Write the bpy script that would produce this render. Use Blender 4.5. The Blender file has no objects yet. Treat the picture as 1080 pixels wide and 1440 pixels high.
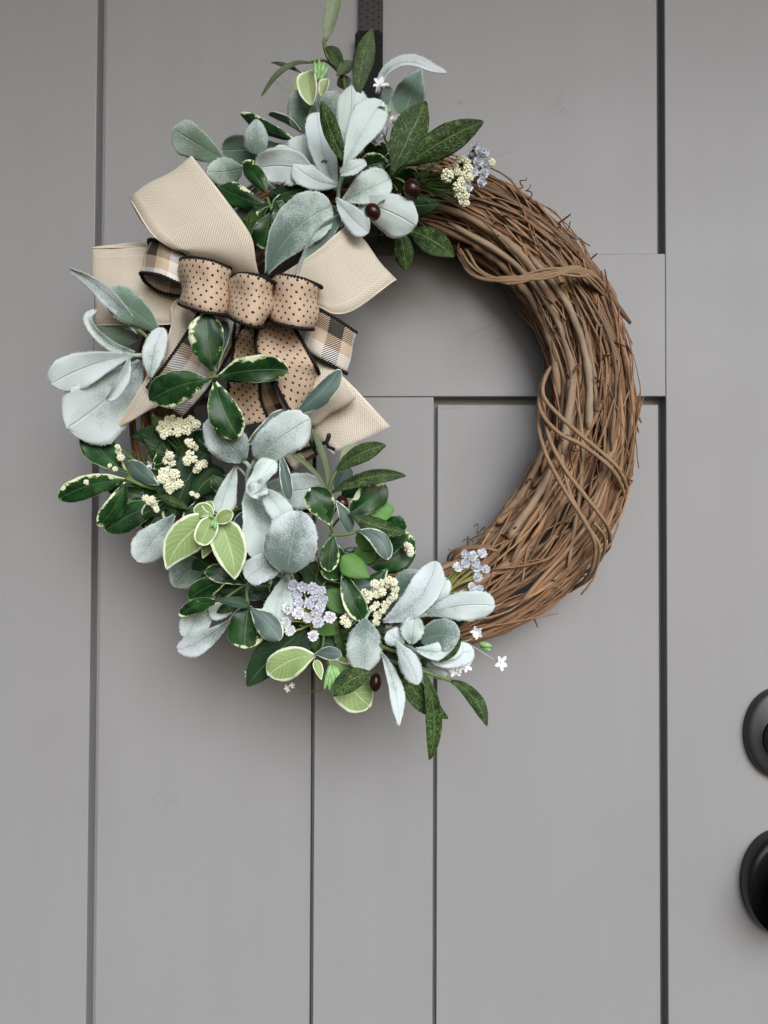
import bpy, math, random
import numpy as np
from mathutils import Vector, Matrix

random.seed(7)
rng = np.random.default_rng(11)
scene = bpy.context.scene
COL = scene.collection

# ------------------------------------------------------------------ camera
# The door face is the plane y = 0, x runs right, z runs up.  1 unit = 1 m.
PW, PH = 1080.0, 1440.0            # size of the photograph in pixels
FPX = 1044.0                       # focal length in those pixels (phone main camera)
DIST = 0.75                        # camera to door, from the 0.91 m door width
PITCH, YAW, ROLL = math.radians(1.15), math.radians(1.5), 0.0037
cam_loc = Vector((0.0, -DIST, 1.45))
fwd = Vector((-math.sin(YAW), math.cos(YAW) * math.cos(PITCH), math.sin(PITCH))).normalized()
right = fwd.cross(Vector((0, 0, 1))).normalized()
up = right.cross(fwd).normalized()
right, up = (right + up * ROLL).normalized(), (up - right * ROLL).normalized()
cam_data = bpy.data.cameras.new("camera")
cam_data.sensor_fit = 'VERTICAL'
cam_data.sensor_height = 36.0
cam_data.lens = FPX / PH * 36.0
cam_data.clip_start, cam_data.clip_end = 0.02, 200.0
camera = bpy.data.objects.new("camera", cam_data)
M3 = Matrix((right, up, -fwd)).transposed()
camera.matrix_world = Matrix.Translation(cam_loc) @ M3.to_4x4()
COL.objects.link(camera)
scene.camera = camera

def P(px, py, d=0.0):
    """Point d metres in front of the door face that the photo pixel px, py looks at."""
    r = fwd + right * ((px - PW / 2) / FPX) + up * (-(py - PH / 2) / FPX)
    t = (-d - cam_loc.y) / r.y
    return cam_loc + r * t

def PX(d=0.0):
    """Size in metres of one photo pixel at d metres in front of the door."""
    return (DIST - d) / FPX

# ------------------------------------------------------------------ light: overcast daylight under a porch
SUN_DIR = Vector((0.30, -0.80, 0.46)).normalized()     # from the scene towards the light
world = bpy.data.worlds.new("World")
scene.world = world
world.use_nodes = True
wn, wl = world.node_tree.nodes, world.node_tree.links
wn.clear()
sky = wn.new("ShaderNodeTexSky")
sky.sky_type = 'NISHITA'
sky.sun_disc = False
sky.sun_elevation = math.asin(SUN_DIR.z)
sky.sun_rotation = math.atan2(SUN_DIR.x, SUN_DIR.y)
sky.dust_density = 1.5
sky.ozone_density = 1.0
bg = wn.new("ShaderNodeBackground")
bg.inputs[1].default_value = 0.085
wo = wn.new("ShaderNodeOutputWorld")
wl.new(sky.outputs[0], bg.inputs[0])
wl.new(bg.outputs[0], wo.inputs[0])
sun_data = bpy.data.lights.new("sun", 'SUN')
sun_data.energy = 1.5
sun_data.angle = math.radians(42)
sun_data.color = (1.0, 0.97, 0.93)
sun = bpy.data.objects.new("sun", sun_data)
sun.rotation_euler = SUN_DIR.to_track_quat('Z', 'Y').to_euler()
sun.location = (1.5, -2.2, 3.2)
COL.objects.link(sun)
scene.view_settings.view_transform = 'Standard'
scene.view_settings.look = 'None'
scene.view_settings.gamma = 1.0
scene.view_settings.exposure = 1.0
scene.view_settings.use_curve_mapping = False
scene.view_settings.use_white_balance = True
scene.view_settings.white_balance_temperature = 5900
scene.view_settings.white_balance_tint = 10
scene.cycles.use_denoising = True
scene.cycles.max_bounces = 8

# ------------------------------------------------------------------ node helpers
class NT:
    def __init__(self, name):
        self.m = bpy.data.materials.new(name)
        self.m.use_nodes = True
        self.t = self.m.node_tree
        self.t.nodes.clear()
        self.out = self.t.nodes.new("ShaderNodeOutputMaterial")
        self.b = self.t.nodes.new("ShaderNodeBsdfPrincipled")
        self.t.links.new(self.b.outputs[0], self.out.inputs[0])
    def n(self, kind, **kw):
        x = self.t.nodes.new("ShaderNode" + kind)
        for k, v in kw.items():
            setattr(x, k, v)
        return x
    def put(self, sock, v):
        if isinstance(v, bpy.types.NodeSocket):
            self.t.links.new(v, sock)
        elif v is not None:
            if isinstance(v, tuple) and len(v) == 3 and sock.type == 'RGBA':
                v = v + (1.0,)
            sock.default_value = v
    def set(self, **kw):
        for k, v in kw.items():
            self.put(self.b.inputs[k.replace('_', ' ')], v)
    def math(self, op, a, b=None, c=None, clamp=False):
        x = self.n("Math", operation=op, use_clamp=clamp)
        self.put(x.inputs[0], a)
        if b is not None: self.put(x.inputs[1], b)
        if c is not None: self.put(x.inputs[2], c)
        return x.outputs[0]
    def mix(self, f, a, b, blend='MIX'):
        x = self.n("Mix", data_type='RGBA', blend_type=blend)
        self.put(x.inputs[0], f); self.put(x.inputs[6], a); self.put(x.inputs[7], b)
        return x.outputs[2]
    def noise(self, vec, scale, detail=3, rough=0.55, dist=0.0):
        x = self.n("TexNoise")
        if vec is not None: self.put(x.inputs['Vector'], vec)
        x.inputs['Scale'].default_value = scale
        x.inputs['Detail'].default_value = detail
        x.inputs['Roughness'].default_value = rough
        x.inputs['Distortion'].default_value = dist
        return x.outputs[0]
    def ramp(self, f, lo, hi):
        x = self.n("MapRange", interpolation_type='SMOOTHSTEP')
        self.put(x.inputs[0], f)
        self.put(x.inputs[1], lo); self.put(x.inputs[2], hi)
        return x.outputs[0]
    def obj(self): return self.n("TexCoord").outputs['Object']
    def uv(self, name=None):
        if name:
            return self.n("UVMap", uv_map=name).outputs[0]
        return self.n("UVMap").outputs[0]
    def sep(self, v):
        x = self.n("SeparateXYZ"); self.put(x.inputs[0], v); return x.outputs
    def comb(self, a, b, c=0.0):
        x = self.n("CombineXYZ")
        self.put(x.inputs[0], a); self.put(x.inputs[1], b); self.put(x.inputs[2], c)
        return x.outputs[0]
    def rand(self): return self.n("ObjectInfo").outputs['Random']
    def ocol(self): return self.n("ObjectInfo").outputs['Color']
    def bump(self, h, strength, dist):
        x = self.n("Bump")
        x.inputs['Strength'].default_value = strength
        x.inputs['Distance'].default_value = dist
        self.put(x.inputs['Height'], h)
        self.t.links.new(x.outputs[0], self.b.inputs['Normal'])

def shifted(t, scale=9.0):
    """Object coordinates moved by a random offset per object, so copies differ."""
    v = t.n("VectorMath", operation='ADD')
    t.put(v.inputs[0], t.obj())
    t.put(v.inputs[1], t.comb(t.math('MULTIPLY', t.rand(), scale), t.math('MULTIPLY', t.rand(), -scale * 0.7), 0.0))
    return v.outputs[0]

MAT = {}
# ------------------------------------------------------------------ materials
DOOR_ORIGIN = P(540, 720, 0)
SCUFFS = [(395, 112, 0.035, 0.030, -0.85), (335, 200, 0.020, 0.015, -0.9), (785, 145, 0.022, 0.024, 0.9), (712, 205, 0.022, 0.018, 0.3), (640, 575, 0.05, 0.012, 0.1),
          (690, 470, 0.035, 0.02, 0.35), (650, 350, 0.04, 0.02, 0.2), (700, 985, 0.010, 0.008, 0.2), (1010, 940, 0.02, 0.03, 0.5), (230, 1130, 0.02, 0.02, 0.7)]
def m_door():
    t = NT("grey_door_paint")
    o = t.obj()
    big = t.noise(o, 3.5, 4)
    mg = t.n("Mapping"); t.put(mg.inputs[0], o); mg.inputs['Scale'].default_value = (30, 30, 2.2)
    big = t.math('MULTIPLY_ADD', t.noise(mg.outputs[0], 1.0, 4, 0.6), 0.6, t.math('MULTIPLY', big, 0.4))
    col = t.mix(big, (0.243, 0.240, 0.239), (0.292, 0.289, 0.288))
    # faint scuffs: stretched noise, thresholded, in a few places only
    mp = t.n("Mapping"); t.put(mp.inputs[0], o)
    mp.inputs['Rotation'].default_value = (0, 0.9, 0)
    mp.inputs['Scale'].default_value = (18, 18, 95)
    sc = t.ramp(t.noise(mp.outputs[0], 1.0, 4, 0.6), 0.58, 0.74)
    where = t.ramp(t.noise(o, 6.0, 2), 0.54, 0.66)
    col = t.mix(t.math('MULTIPLY', where, 0.10), col, (0.22, 0.213, 0.205))
    xyz = t.sep(o)
    for (qx, qy, rx, ry, kk) in SCUFFS:
        p = P(qx, qy, 0.0)
        gx = t.math('DIVIDE', t.math('SUBTRACT', xyz[0], p.x - DOOR_ORIGIN.x), rx)
        gz = t.math('DIVIDE', t.math('SUBTRACT', xyz[2], p.z - DOOR_ORIGIN.z), ry)
        g = t.math('ADD', t.math('MULTIPLY', gx, gx), t.math('MULTIPLY', gz, gz))
        g = t.math('SUBTRACT', 1.0, t.ramp(g, 0.0, 1.0))
        sm = t.n("Mapping"); t.put(sm.inputs[0], o)
        sm.inputs['Rotation'].default_value = (0, kk, 0)
        s2 = t.n('Mapping'); t.put(s2.inputs[0], sm.outputs[0]); s2.inputs['Scale'].default_value = (38, 38, 260)
        st = t.ramp(t.noise(s2.outputs[0], 1.0, 3, 0.6), 0.52, 0.72)
        col = t.mix(t.math('MULTIPLY', t.math('MULTIPLY', st, g), 0.34), col, (0.13, 0.125, 0.12))
    speck = t.ramp(t.noise(o, 60.0, 1), 0.80, 0.84)
    col = t.mix(t.math('MULTIPLY', speck, 0.25), col, (0.12, 0.12, 0.12))
    t.set(Base_Color=col, Roughness=t.math('MULTIPLY_ADD', t.noise(o, 8.0, 4), 0.14, 0.42))
    t.b.inputs['Specular IOR Level'].default_value = 0.35
    mb = t.n("Mapping"); t.put(mb.inputs[0], o); mb.inputs['Scale'].default_value = (1, 1, 0.25)
    h = t.math('ADD', t.noise(o, 420.0, 2), t.math('MULTIPLY', t.noise(mb.outputs[0], 700.0, 2), 0.6))
    t.bump(h, 0.24, 0.0005)
    return t.m
MAT['door'] = m_door()

def leaf_common(t):
    uv = t.sep(t.uv("UVMap"))            # x across -1..1 (stored 0..1), y along 0..1
    u = t.math('MULTIPLY_ADD', uv[0], 2.0, -1.0)
    au = t.math('ABSOLUTE', u)
    v = uv[1]
    e = t.sep(t.uv("edge"))[0]           # distance to margin / half width
    return u, au, v, e

def m_lamb():
    t = NT("velvet_leaf")
    u, au, v, e = leaf_common(t)
    o = shifted(t)
    tone = t.sep(t.ocol())
    speck = t.noise(o, 1500.0, 3, 0.8)
    blot = t.noise(o, 55.0, 4, 0.6)
    pale = t.mix(blot, (0.50, 0.62, 0.57), (0.76, 0.84, 0.80))
    pale = t.mix(t.rand(), pale, t.mix(blot, (0.54, 0.61, 0.63), (0.77, 0.82, 0.84)))
    dark = t.mix(blot, (0.050, 0.090, 0.070), (0.155, 0.225, 0.185))
    f = t.math('ADD', t.math('MULTIPLY_ADD', tone[0], 1.35, -0.06), t.math('MULTIPLY', t.math('SUBTRACT', blot, 0.5), 1.25))
    f = t.math('ADD', f, t.math('MULTIPLY', t.math('SUBTRACT', speck, 0.5), 2.3))
    f = t.math('SUBTRACT', f, t.math('MULTIPLY', t.math('SUBTRACT', v, 0.5), 0.95))
    f = t.math('ADD', f, t.math('MULTIPLY', t.math('SUBTRACT', 0.55, au), 0.35))
    lat = t.math('SUBTRACT', 1.0, t.ramp(t.math('ABSOLUTE', t.math('SINE', t.math('SUBTRACT', t.math('MULTIPLY', v, 19.0), t.math('MULTIPLY', au, 6.0)))), 0.0, 0.4))
    f = t.math('SUBTRACT', f, t.math('MULTIPLY', lat, 0.03))
    col = t.mix(t.ramp(f, 0.0, 1.0), pale, dark)
    col = t.mix(t.math('MULTIPLY', tone[1], 0.55), col, (0.16, 0.27, 0.13))
    mid = t.math('SUBTRACT', 1.0, t.ramp(au, 0.0, 0.07))
    col = t.mix(t.math('MULTIPLY', mid, 0.22), col, (0.50, 0.59, 0.53))
    rim = t.math('SUBTRACT', 1.0, t.ramp(t.math('ADD', e, t.math('MULTIPLY', t.math('SUBTRACT', speck, 0.5), 0.10)), 0.015, 0.075))
    col = t.mix(t.math('MULTIPLY', rim, 0.5), col, (0.62, 0.70, 0.64))
    t.set(Base_Color=col, Roughness=0.95)
    t.b.inputs['Specular IOR Level'].default_value = 0.1
    t.b.inputs['Sheen Weight'].default_value = 0.35
    t.b.inputs['Sheen Roughness'].default_value = 0.5
    h = t.math('ADD', t.math('MULTIPLY', speck, 0.9), t.math('ADD', t.math('MULTIPLY', mid, -0.9), t.math('MULTIPLY', lat, -0.10)))
    t.bump(h, 0.75, 0.0009)
    return t.m
MAT['lamb'] = m_lamb()

def m_vari():
    t = NT("variegated_leaf")
    u, au, v, e = leaf_common(t)
    o = shifted(t)
    bl = t.noise(o, 60.0, 4, 0.6, 0.6)
    fine = t.noise(o, 260.0, 3)
    g = t.mix(t.ramp(bl, 0.35, 0.7), (0.006, 0.024, 0.007), (0.026, 0.082, 0.020))
    lat = t.math('ABSOLUTE', t.math('SINE', t.math('MULTIPLY_ADD', v, 34.0, t.math('MULTIPLY', au, -7.0))))
    g = t.mix(t.math('MULTIPLY', t.math('SUBTRACT', 1.0, t.ramp(lat, 0.0, 0.25)), 0.14), g, (0.10, 0.19, 0.07))
    g = t.mix(t.math('MULTIPLY', t.ramp(t.noise(o, 120.0, 2), 0.68, 0.75), 0.35), g, (0.25, 0.36, 0.12))
    mid = t.math('SUBTRACT', 1.0, t.ramp(au, 0.0, 0.05))
    g = t.mix(t.math('MULTIPLY', mid, 0.45), g, (0.13, 0.24, 0.08))
    wob = t.math('MULTIPLY_ADD', t.math('SUBTRACT', t.noise(o, 70.0, 5, 0.75), 0.53), 2.5, 0.0)
    side = t.math('MULTIPLY', t.math('MULTIPLY_ADD', t.rand(), 2.0, -1.0), u)
    wob = t.math('ADD', wob, t.math('MULTIPLY_ADD', side, 0.26, t.math('MULTIPLY', t.math('SUBTRACT', v, 0.6), 0.12)))
    yel = t.math('SUBTRACT', 1.0, t.ramp(t.math('SUBTRACT', e, wob), 0.06, 0.14))
    wht = t.math('SUBTRACT', 1.0, t.ramp(t.math('SUBTRACT', e, wob), -0.02, 0.06))
    col = t.mix(t.math('MULTIPLY', yel, 0.8), g, (0.22, 0.34, 0.09))
    col = t.mix(wht, col, t.mix(fine, (0.60, 0.66, 0.38), (0.74, 0.76, 0.58)))
    thin = t.math('SUBTRACT', 1.0, t.ramp(e, 0.01, 0.05))
    col = t.mix(t.math('MULTIPLY', thin, t.math('MULTIPLY', bl, 1.0)), col, (0.58, 0.65, 0.42))
    t.set(Base_Color=col, Roughness=t.math('MULTIPLY_ADD', fine, 0.16, 0.24))
    t.b.inputs['Specular IOR Level'].default_value = 0.24
    t.bump(t.math('ADD', t.math('MULTIPLY', bl, 0.8), t.math('MULTIPLY', mid, -0.6)), 0.35, 0.0010)
    return t.m
MAT['vari'] = m_vari()

def m_slate():
    t = NT("leaf_underside")
    u, au, v, e = leaf_common(t)
    o = shifted(t)
    bl = t.noise(o, 70.0, 4, 0.6)
    g = t.mix(bl, (0.040, 0.075, 0.060), (0.095, 0.150, 0.130))
    mid = t.math('SUBTRACT', 1.0, t.ramp(au, 0.0, 0.06))
    g = t.mix(t.math('MULTIPLY', mid, 0.5), g, (0.24, 0.33, 0.26))
    wob = t.math('MULTIPLY_ADD', t.math('SUBTRACT', t.noise(o, 85.0, 4), 0.5), 0.7, 0.04)
    wht = t.math('SUBTRACT', 1.0, t.ramp(t.math('SUBTRACT', e, wob), 0.0, 0.06))
    thin = t.math('SUBTRACT', 1.0, t.ramp(e, 0.02, 0.07))
    col = t.mix(t.math('MAXIMUM', wht, t.math('MULTIPLY', thin, 0.8)), g, (0.62, 0.68, 0.52))
    t.set(Base_Color=col, Roughness=0.5)
    t.bump(bl, 0.3, 0.0008)
    return t.m
MAT['slate'] = m_slate()

def m_willow():
    t = NT("net_veined_leaf")
    u, au, v, e = leaf_common(t)
    o = shifted(t)
    vo = t.n("TexVoronoi", feature='DISTANCE_TO_EDGE')
    vv = t.comb(t.math('MULTIPLY', u, 5.0), t.math('SUBTRACT', t.math('MULTIPLY', v, 24.0), t.math('MULTIPLY', au, 4.4)), t.math('MULTIPLY', t.rand(), 40.0))
    t.put(vo.inputs['Vector'], vv)
    vo.inputs['Scale'].default_value = 1.0
    net = t.math('SUBTRACT', 1.0, t.ramp(vo.outputs['Distance'], 0.01, 0.10))
    net = t.math('MULTIPLY', net, t.ramp(t.noise(o, 160.0, 2), 0.30, 0.62))
    bl = t.noise(o, 60.0, 3)
    g = t.mix(bl, (0.009, 0.021, 0.006), (0.022, 0.046, 0.012))
    tone = t.sep(t.ocol())
    g = t.mix(tone[1], g, (0.30, 0.34, 0.24))
    col = t.mix(t.math('MULTIPLY', net, 0.9), g, (0.16, 0.25, 0.065))
    mid = t.math('SUBTRACT', 1.0, t.ramp(au, 0.0, 0.06))
    col = t.mix(t.math('MULTIPLY', mid, 0.7), col, (0.20, 0.28, 0.11))
    t.set(Base_Color=col, Roughness=0.55)
    t.b.inputs['Specular IOR Level'].default_value = 0.15
    t.bump(t.math('ADD', net, mid), 0.4, 0.0005)
    return t.m
MAT['willow'] = m_willow()

def m_hoya():
    t = NT("pale_margined_leaf")
    u, au, v, e = leaf_common(t)
    o = shifted(t)
    bl = t.noise(o, 50.0, 4)
    g = t.mix(bl, (0.16, 0.26, 0.075), (0.33, 0.43, 0.17))
    ph = t.math('SUBTRACT', t.math('MULTIPLY', v, 30.0), t.math('MULTIPLY', au, 9.0))
    ph = t.math('ADD', ph, t.math('MULTIPLY', t.noise(o, 90.0, 2), 2.0))
    lat = t.math('SUBTRACT', 1.0, t.ramp(t.math('ABSOLUTE', t.math('SINE', ph)), 0.0, 0.30))
    g = t.mix(t.math('MULTIPLY', lat, 0.55), g, (0.50, 0.58, 0.33))
    mid = t.math('SUBTRACT', 1.0, t.ramp(au, 0.0, 0.055))
    g = t.mix(t.math('MULTIPLY', mid, 0.8), g, (0.55, 0.66, 0.38))
    wob = t.math('MULTIPLY_ADD', t.math('SUBTRACT', t.noise(o, 110.0, 3), 0.5), 0.22, 0.10)
    mar = t.math('SUBTRACT', 1.0, t.ramp(t.math('SUBTRACT', e, wob), 0.0, 0.09))
    g = t.mix(t.sep(t.ocol())[0], g, (0.46, 0.50, 0.30))
    col = t.mix(mar, g, (0.74, 0.78, 0.57))
    t.set(Base_Color=col, Roughness=0.48)
    t.b.inputs['Specular IOR Level'].default_value = 0.35
    t.bump(t.math('ADD', t.math('MULTIPLY', lat, -0.5), t.math('MULTIPLY', mid, -1.0)), 0.4, 0.0006)
    return t.m
MAT['hoya'] = m_hoya()

def m_plain():
    t = NT("dark_green_leaf")
    u, au, v, e = leaf_common(t)
    o = shifted(t)
    bl = t.noise(o, 45.0, 4)
    tone = t.sep(t.ocol())
    g = t.mix(bl, (0.010, 0.030, 0.010), (0.026, 0.064, 0.022))
    g = t.mix(tone[1], g, (0.12, 0.26, 0.06))
    g = t.mix(t.math('MULTIPLY', tone[2], 0.9), g, (0.035, 0.068, 0.045))
    ph = t.math('SUBTRACT', t.math('MULTIPLY', v, 36.0), t.math('MULTIPLY', au, 10.0))
    lat = t.math('SUBTRACT', 1.0, t.ramp(t.math('ABSOLUTE', t.math('SINE', ph)), 0.0, 0.22))
    mid = t.math('SUBTRACT', 1.0, t.ramp(au, 0.0, 0.045))
    g = t.mix(t.math('MULTIPLY', lat, 0.22), g, (0.13, 0.22, 0.10))
    g = t.mix(t.math('MULTIPLY', mid, 0.6), g, (0.20, 0.30, 0.15))
    t.set(Base_Color=g, Roughness=0.5)
    t.b.inputs['Specular IOR Level'].default_value = 0.18
    t.bump(t.math('ADD', t.math('MULTIPLY', lat, -0.4), t.math('MULTIPLY', mid, -1.0)), 0.4, 0.0006)
    return t.m
MAT['plain'] = m_plain()

def m_simple(name, c1, c2, scale, rough, spec=0.3, bump=0.3, bdist=0.0005, rnd=None):
    t = NT(name)
    o = shifted(t)
    n = t.noise(o, scale, 4, 0.6)
    col = t.mix(n, c1, c2)
    if rnd:
        col = t.mix(t.math('MULTIPLY', t.rand(), rnd[1]), col, rnd[0])
    t.set(Base_Color=col, Roughness=rough)
    t.b.inputs['Specular IOR Level'].default_value = spec
    t.bump(n, bump, bdist)
    return t.m
MAT['stem_grey'] = m_simple("velvet_stem", (0.28, 0.36, 0.28), (0.45, 0.52, 0.44), 500, 0.9, 0.1)
MAT['stem_green'] = m_simple("green_stem", (0.07, 0.12, 0.035), (0.16, 0.22, 0.07), 200, 0.55)
MAT['stem_yellow'] = m_simple("yellow_green_stem", (0.22, 0.24, 0.06), (0.34, 0.36, 0.11), 200, 0.55)
MAT['grass'] = m_simple("fine_green_needle", (0.05, 0.11, 0.03), (0.12, 0.21, 0.06), 150, 0.55)
MAT['cream'] = m_simple("cream_floret", (0.88, 0.87, 0.62), (0.94, 0.94, 0.78), 600, 0.8, 0.15, 0.5, 0.0006)
MAT['white'] = m_simple("white_petal", (0.72, 0.73, 0.72), (0.84, 0.84, 0.83), 300, 0.7, 0.2)
MAT['bud'] = m_simple("green_bud", (0.10, 0.30, 0.07), (0.40, 0.58, 0.25), 260, 0.4, 0.4)
MAT['berry'] = m_simple("brown_berry", (0.010, 0.004, 0.003), (0.040, 0.011, 0.007), 140, 0.22, 0.35, 0.1)
MAT['black_tie'] = m_simple("black_tie_wire", (0.008, 0.008, 0.008), (0.02, 0.02, 0.02), 300, 0.5)

def m_blue():
    t = NT("blue_rosette_petal")
    r = t.sep(t.uv("UVMap"))
    tone = t.sep(t.ocol())
    n = t.noise(shifted(t), 400.0, 2)
    basec = t.mix(tone[0], (0.52, 0.56, 0.64), (0.80, 0.81, 0.83))
    tip = t.mix(tone[0], (0.76, 0.79, 0.85), (0.90, 0.90, 0.91))
    col = t.mix(t.ramp(t.math('ADD', r[1], t.math('MULTIPLY', n, 0.3)), 0.35, 1.1), basec, tip)
    t.set(Base_Color=col, Roughness=0.75)
    t.b.inputs['Specular IOR Level'].default_value = 0.2
    return t.m
MAT['blue'] = m_blue()

def m_vine():
    t = NT("grapevine_bark")
    uv = t.sep(t.uv("UVMap"))      # x around 0..1, y along in metres
    tone = t.sep(t.ocol())
    seed = t.math('MULTIPLY', t.rand(), 30.0)
    st = t.noise(t.comb(t.math('MULTIPLY', uv[0], 9.0), t.math('MULTIPLY', uv[1], 55.0), seed), 1.0, 4, 0.65)
    pa = t.noise(t.comb(t.math('MULTIPLY', uv[0], 1.5), t.math('MULTIPLY', uv[1], 22.0), seed), 1.0, 3)
    red = t.mix(st, (0.045, 0.022, 0.012), (0.270, 0.145, 0.082))
    kha = t.mix(st, (0.110, 0.066, 0.034), (0.35, 0.235, 0.135))
    gry = t.mix(st, (0.13, 0.105, 0.075), (0.27, 0.22, 0.165))
    col = t.mix(tone[0], red, kha)
    col = t.mix(tone[1], col, gry)
    hs = t.n('HueSaturation'); t.put(hs.inputs['Value'], t.math('MULTIPLY_ADD', tone[2], 1.25, 0.78)); t.put(hs.inputs['Color'], col)
    col = hs.outputs[0]
    col = t.mix(t.math('MULTIPLY', t.ramp(pa, 0.52, 0.75), 0.55), col, (0.075, 0.040, 0.026))
    fl = t.noise(t.comb(t.math('MULTIPLY', uv[0], 4.0), t.math('MULTIPLY', uv[1], 160.0), seed), 1.0, 2)
    col = t.mix(t.math('MULTIPLY', t.ramp(fl, 0.70, 0.78), 0.6), col, (0.40, 0.25, 0.14))
    t.set(Base_Color=col, Roughness=0.62)
    t.b.inputs['Specular IOR Level'].default_value = 0.12
    t.bump(t.math('ADD', st, pa), 0.6, 0.0008)
    return t.m
MAT['vine'] = m_vine()

def m_burlap():
    t = NT("cream_burlap_ribbon")
    uv = t.sep(t.uv("UVMap"))      # metres: x along, y across
    e = t.sep(t.uv("edge"))[0]     # distance to ribbon edge in metres
    o = t.obj()
    k = 2 * math.pi / 0.0022
    jx = t.math('MULTIPLY', t.noise(t.comb(t.math('MULTIPLY', uv[0], 40.0), t.math('MULTIPLY', uv[1], 500.0)), 1.0, 2), 0.9)
    jy = t.math('MULTIPLY', t.noise(t.comb(t.math('MULTIPLY', uv[0], 500.0), t.math('MULTIPLY', uv[1], 40.0)), 1.0, 2), 0.9)
    a = t.math('SINE', t.math('MULTIPLY_ADD', uv[0], k, jx))
    b = t.math('SINE', t.math('MULTIPLY_ADD', uv[1], k, jy))
    w = t.math('MULTIPLY', a, b)
    h = t.math('MULTIPLY_ADD', w, 0.5, 0.5)
    thr = t.noise(t.comb(t.math('MULTIPLY', uv[0], 25.0), t.math('MULTIPLY', uv[1], 420.0)), 1.0, 3, 0.7)
    thr2 = t.noise(t.comb(t.math('MULTIPLY', uv[0], 420.0), t.math('MULTIPLY', uv[1], 25.0)), 1.0, 3, 0.7)
    base = t.mix(t.math('MULTIPLY', t.math('ADD', thr, thr2), 0.5), (0.52, 0.455, 0.35), (0.76, 0.69, 0.565))
    col = t.mix(t.math('MULTIPLY', t.ramp(h, 0.30, 0.75), 0.62), t.mix(0.5, base, (0.22, 0.18, 0.13)), (0.86, 0.79, 0.665))
    hem = t.math('SUBTRACT', 1.0, t.ramp(e, 0.0008, 0.0017))
    col = t.mix(t.math('MULTIPLY', hem, 0.85), col, (0.74, 0.66, 0.54))
    l2 = t.math('SUBTRACT', 1.0, t.ramp(t.math('ABSOLUTE', t.math('SUBTRACT', e, 0.0085)), 0.0002, 0.0007))
    col = t.mix(t.math('MULTIPLY', l2, 0.4), col, (0.72, 0.64, 0.52))
    t.set(Base_Color=col, Roughness=0.9)
    t.b.inputs['Specular IOR Level'].default_value = 0.15
    t.bump(t.math('ADD', h, t.math('MULTIPLY', thr, 0.4)), 0.4, 0.0004)
    return t.m
MAT['burlap'] = m_burlap()

def m_dots():
    t = NT("dotted_tan_ribbon")
    uv = t.sep(t.uv("UVMap"))
    s = 0.0080
    x = t.math('DIVIDE', uv[0], s); y = t.math('DIVIDE', uv[1], s * 1.15)
    def lat(ox, oy):
        fx = t.math('SUBTRACT', t.math('FRACT', t.math('ADD', x, ox)), 0.5)
        fy = t.math('MULTIPLY', t.math('SUBTRACT', t.math('FRACT', t.math('ADD', y, oy)), 0.5), 1.15)
        return t.math('SQRT', t.math('ADD', t.math('MULTIPLY', fx, fx), t.math('MULTIPLY', fy, fy)))
    d = t.math('MINIMUM', lat(0.0, 0.25), lat(0.5, 0.75))
    j = t.noise(t.obj(), 1500.0, 2)
    d = t.math('ADD', d, t.math('MULTIPLY', t.math('SUBTRACT', j, 0.5), 0.10))
    dot = t.math('SUBTRACT', 1.0, t.ramp(d, 0.11, 0.15))
    th = t.noise(t.comb(t.math('MULTIPLY', uv[0], 60.0), t.math('MULTIPLY', uv[1], 1400.0)), 1.0, 2)
    th2 = t.noise(t.comb(t.math('MULTIPLY', uv[0], 1400.0), t.math('MULTIPLY', uv[1], 60.0)), 1.0, 2)
    tt = t.math('MULTIPLY', t.math('ADD', th, th2), 0.5)
    base = t.mix(tt, (0.40, 0.285, 0.19), (0.66, 0.51, 0.38))
    col = t.mix(dot, base, (0.018, 0.014, 0.012))
    t.set(Base_Color=col, Roughness=0.88)
    t.b.inputs['Specular IOR Level'].default_value = 0.15
    t.bump(tt, 0.5, 0.0005)
    return t.m
MAT['dots'] = m_dots()

def m_plaid():
    t = NT("checked_ribbon")
    uv = t.sep(t.uv("UVMap"))
    def band(c, ph):
        q = t.math('FRACT', t.math('ADD', t.math('DIVIDE', c, 0.054), ph))
        blk = t.math('LESS_THAN', t.math('ABSOLUTE', t.math('SUBTRACT', q, 0.13)), 0.13)
        wht = t.math('LESS_THAN', t.math('ABSOLUTE', t.math('SUBTRACT', q, 0.60)), 0.14)
        return t.mix(wht, t.mix(blk, (0.56, 0.44, 0.31), (0.018, 0.016, 0.015)), (0.82, 0.81, 0.79))
    ca, cb = band(uv[0], 0.30), band(uv[1], 0.0)
    tw = t.math('FRACT', t.math('DIVIDE', t.math('ADD', uv[0], uv[1]), 0.0021))
    m = t.ramp(tw, 0.42, 0.58)
    col = t.mix(m, ca, cb)
    j = t.noise(t.obj(), 1200.0, 2)
    col = t.mix(t.math('MULTIPLY', j, 0.25), col, (0.30, 0.25, 0.2))
    t.set(Base_Color=col, Roughness=0.88)
    t.b.inputs['Specular IOR Level'].default_value = 0.15
    t.bump(t.math('ADD', j, m), 0.3, 0.0004)
    return t.m
MAT['plaid'] = m_plaid()
MAT['cord'] = m_simple("black_whipped_edge", (0.006, 0.006, 0.006), (0.03, 0.027, 0.025), 1500, 0.85, 0.15, 0.6)
MAT['hook'] = m_simple("hammered_bronze_black", (0.020, 0.017, 0.015), (0.036, 0.031, 0.027), 120, 0.36, 0.30, 0.15)
MAT['lock'] = m_simple("satin_black_metal", (0.016, 0.016, 0.018), (0.030, 0.030, 0.032), 60, 0.48, 0.6, 0.05)
MAT['lock_gloss'] = m_simple("gloss_black_metal", (0.006, 0.006, 0.007), (0.010, 0.010, 0.011), 60, 0.18, 0.55, 0.03)

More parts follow.
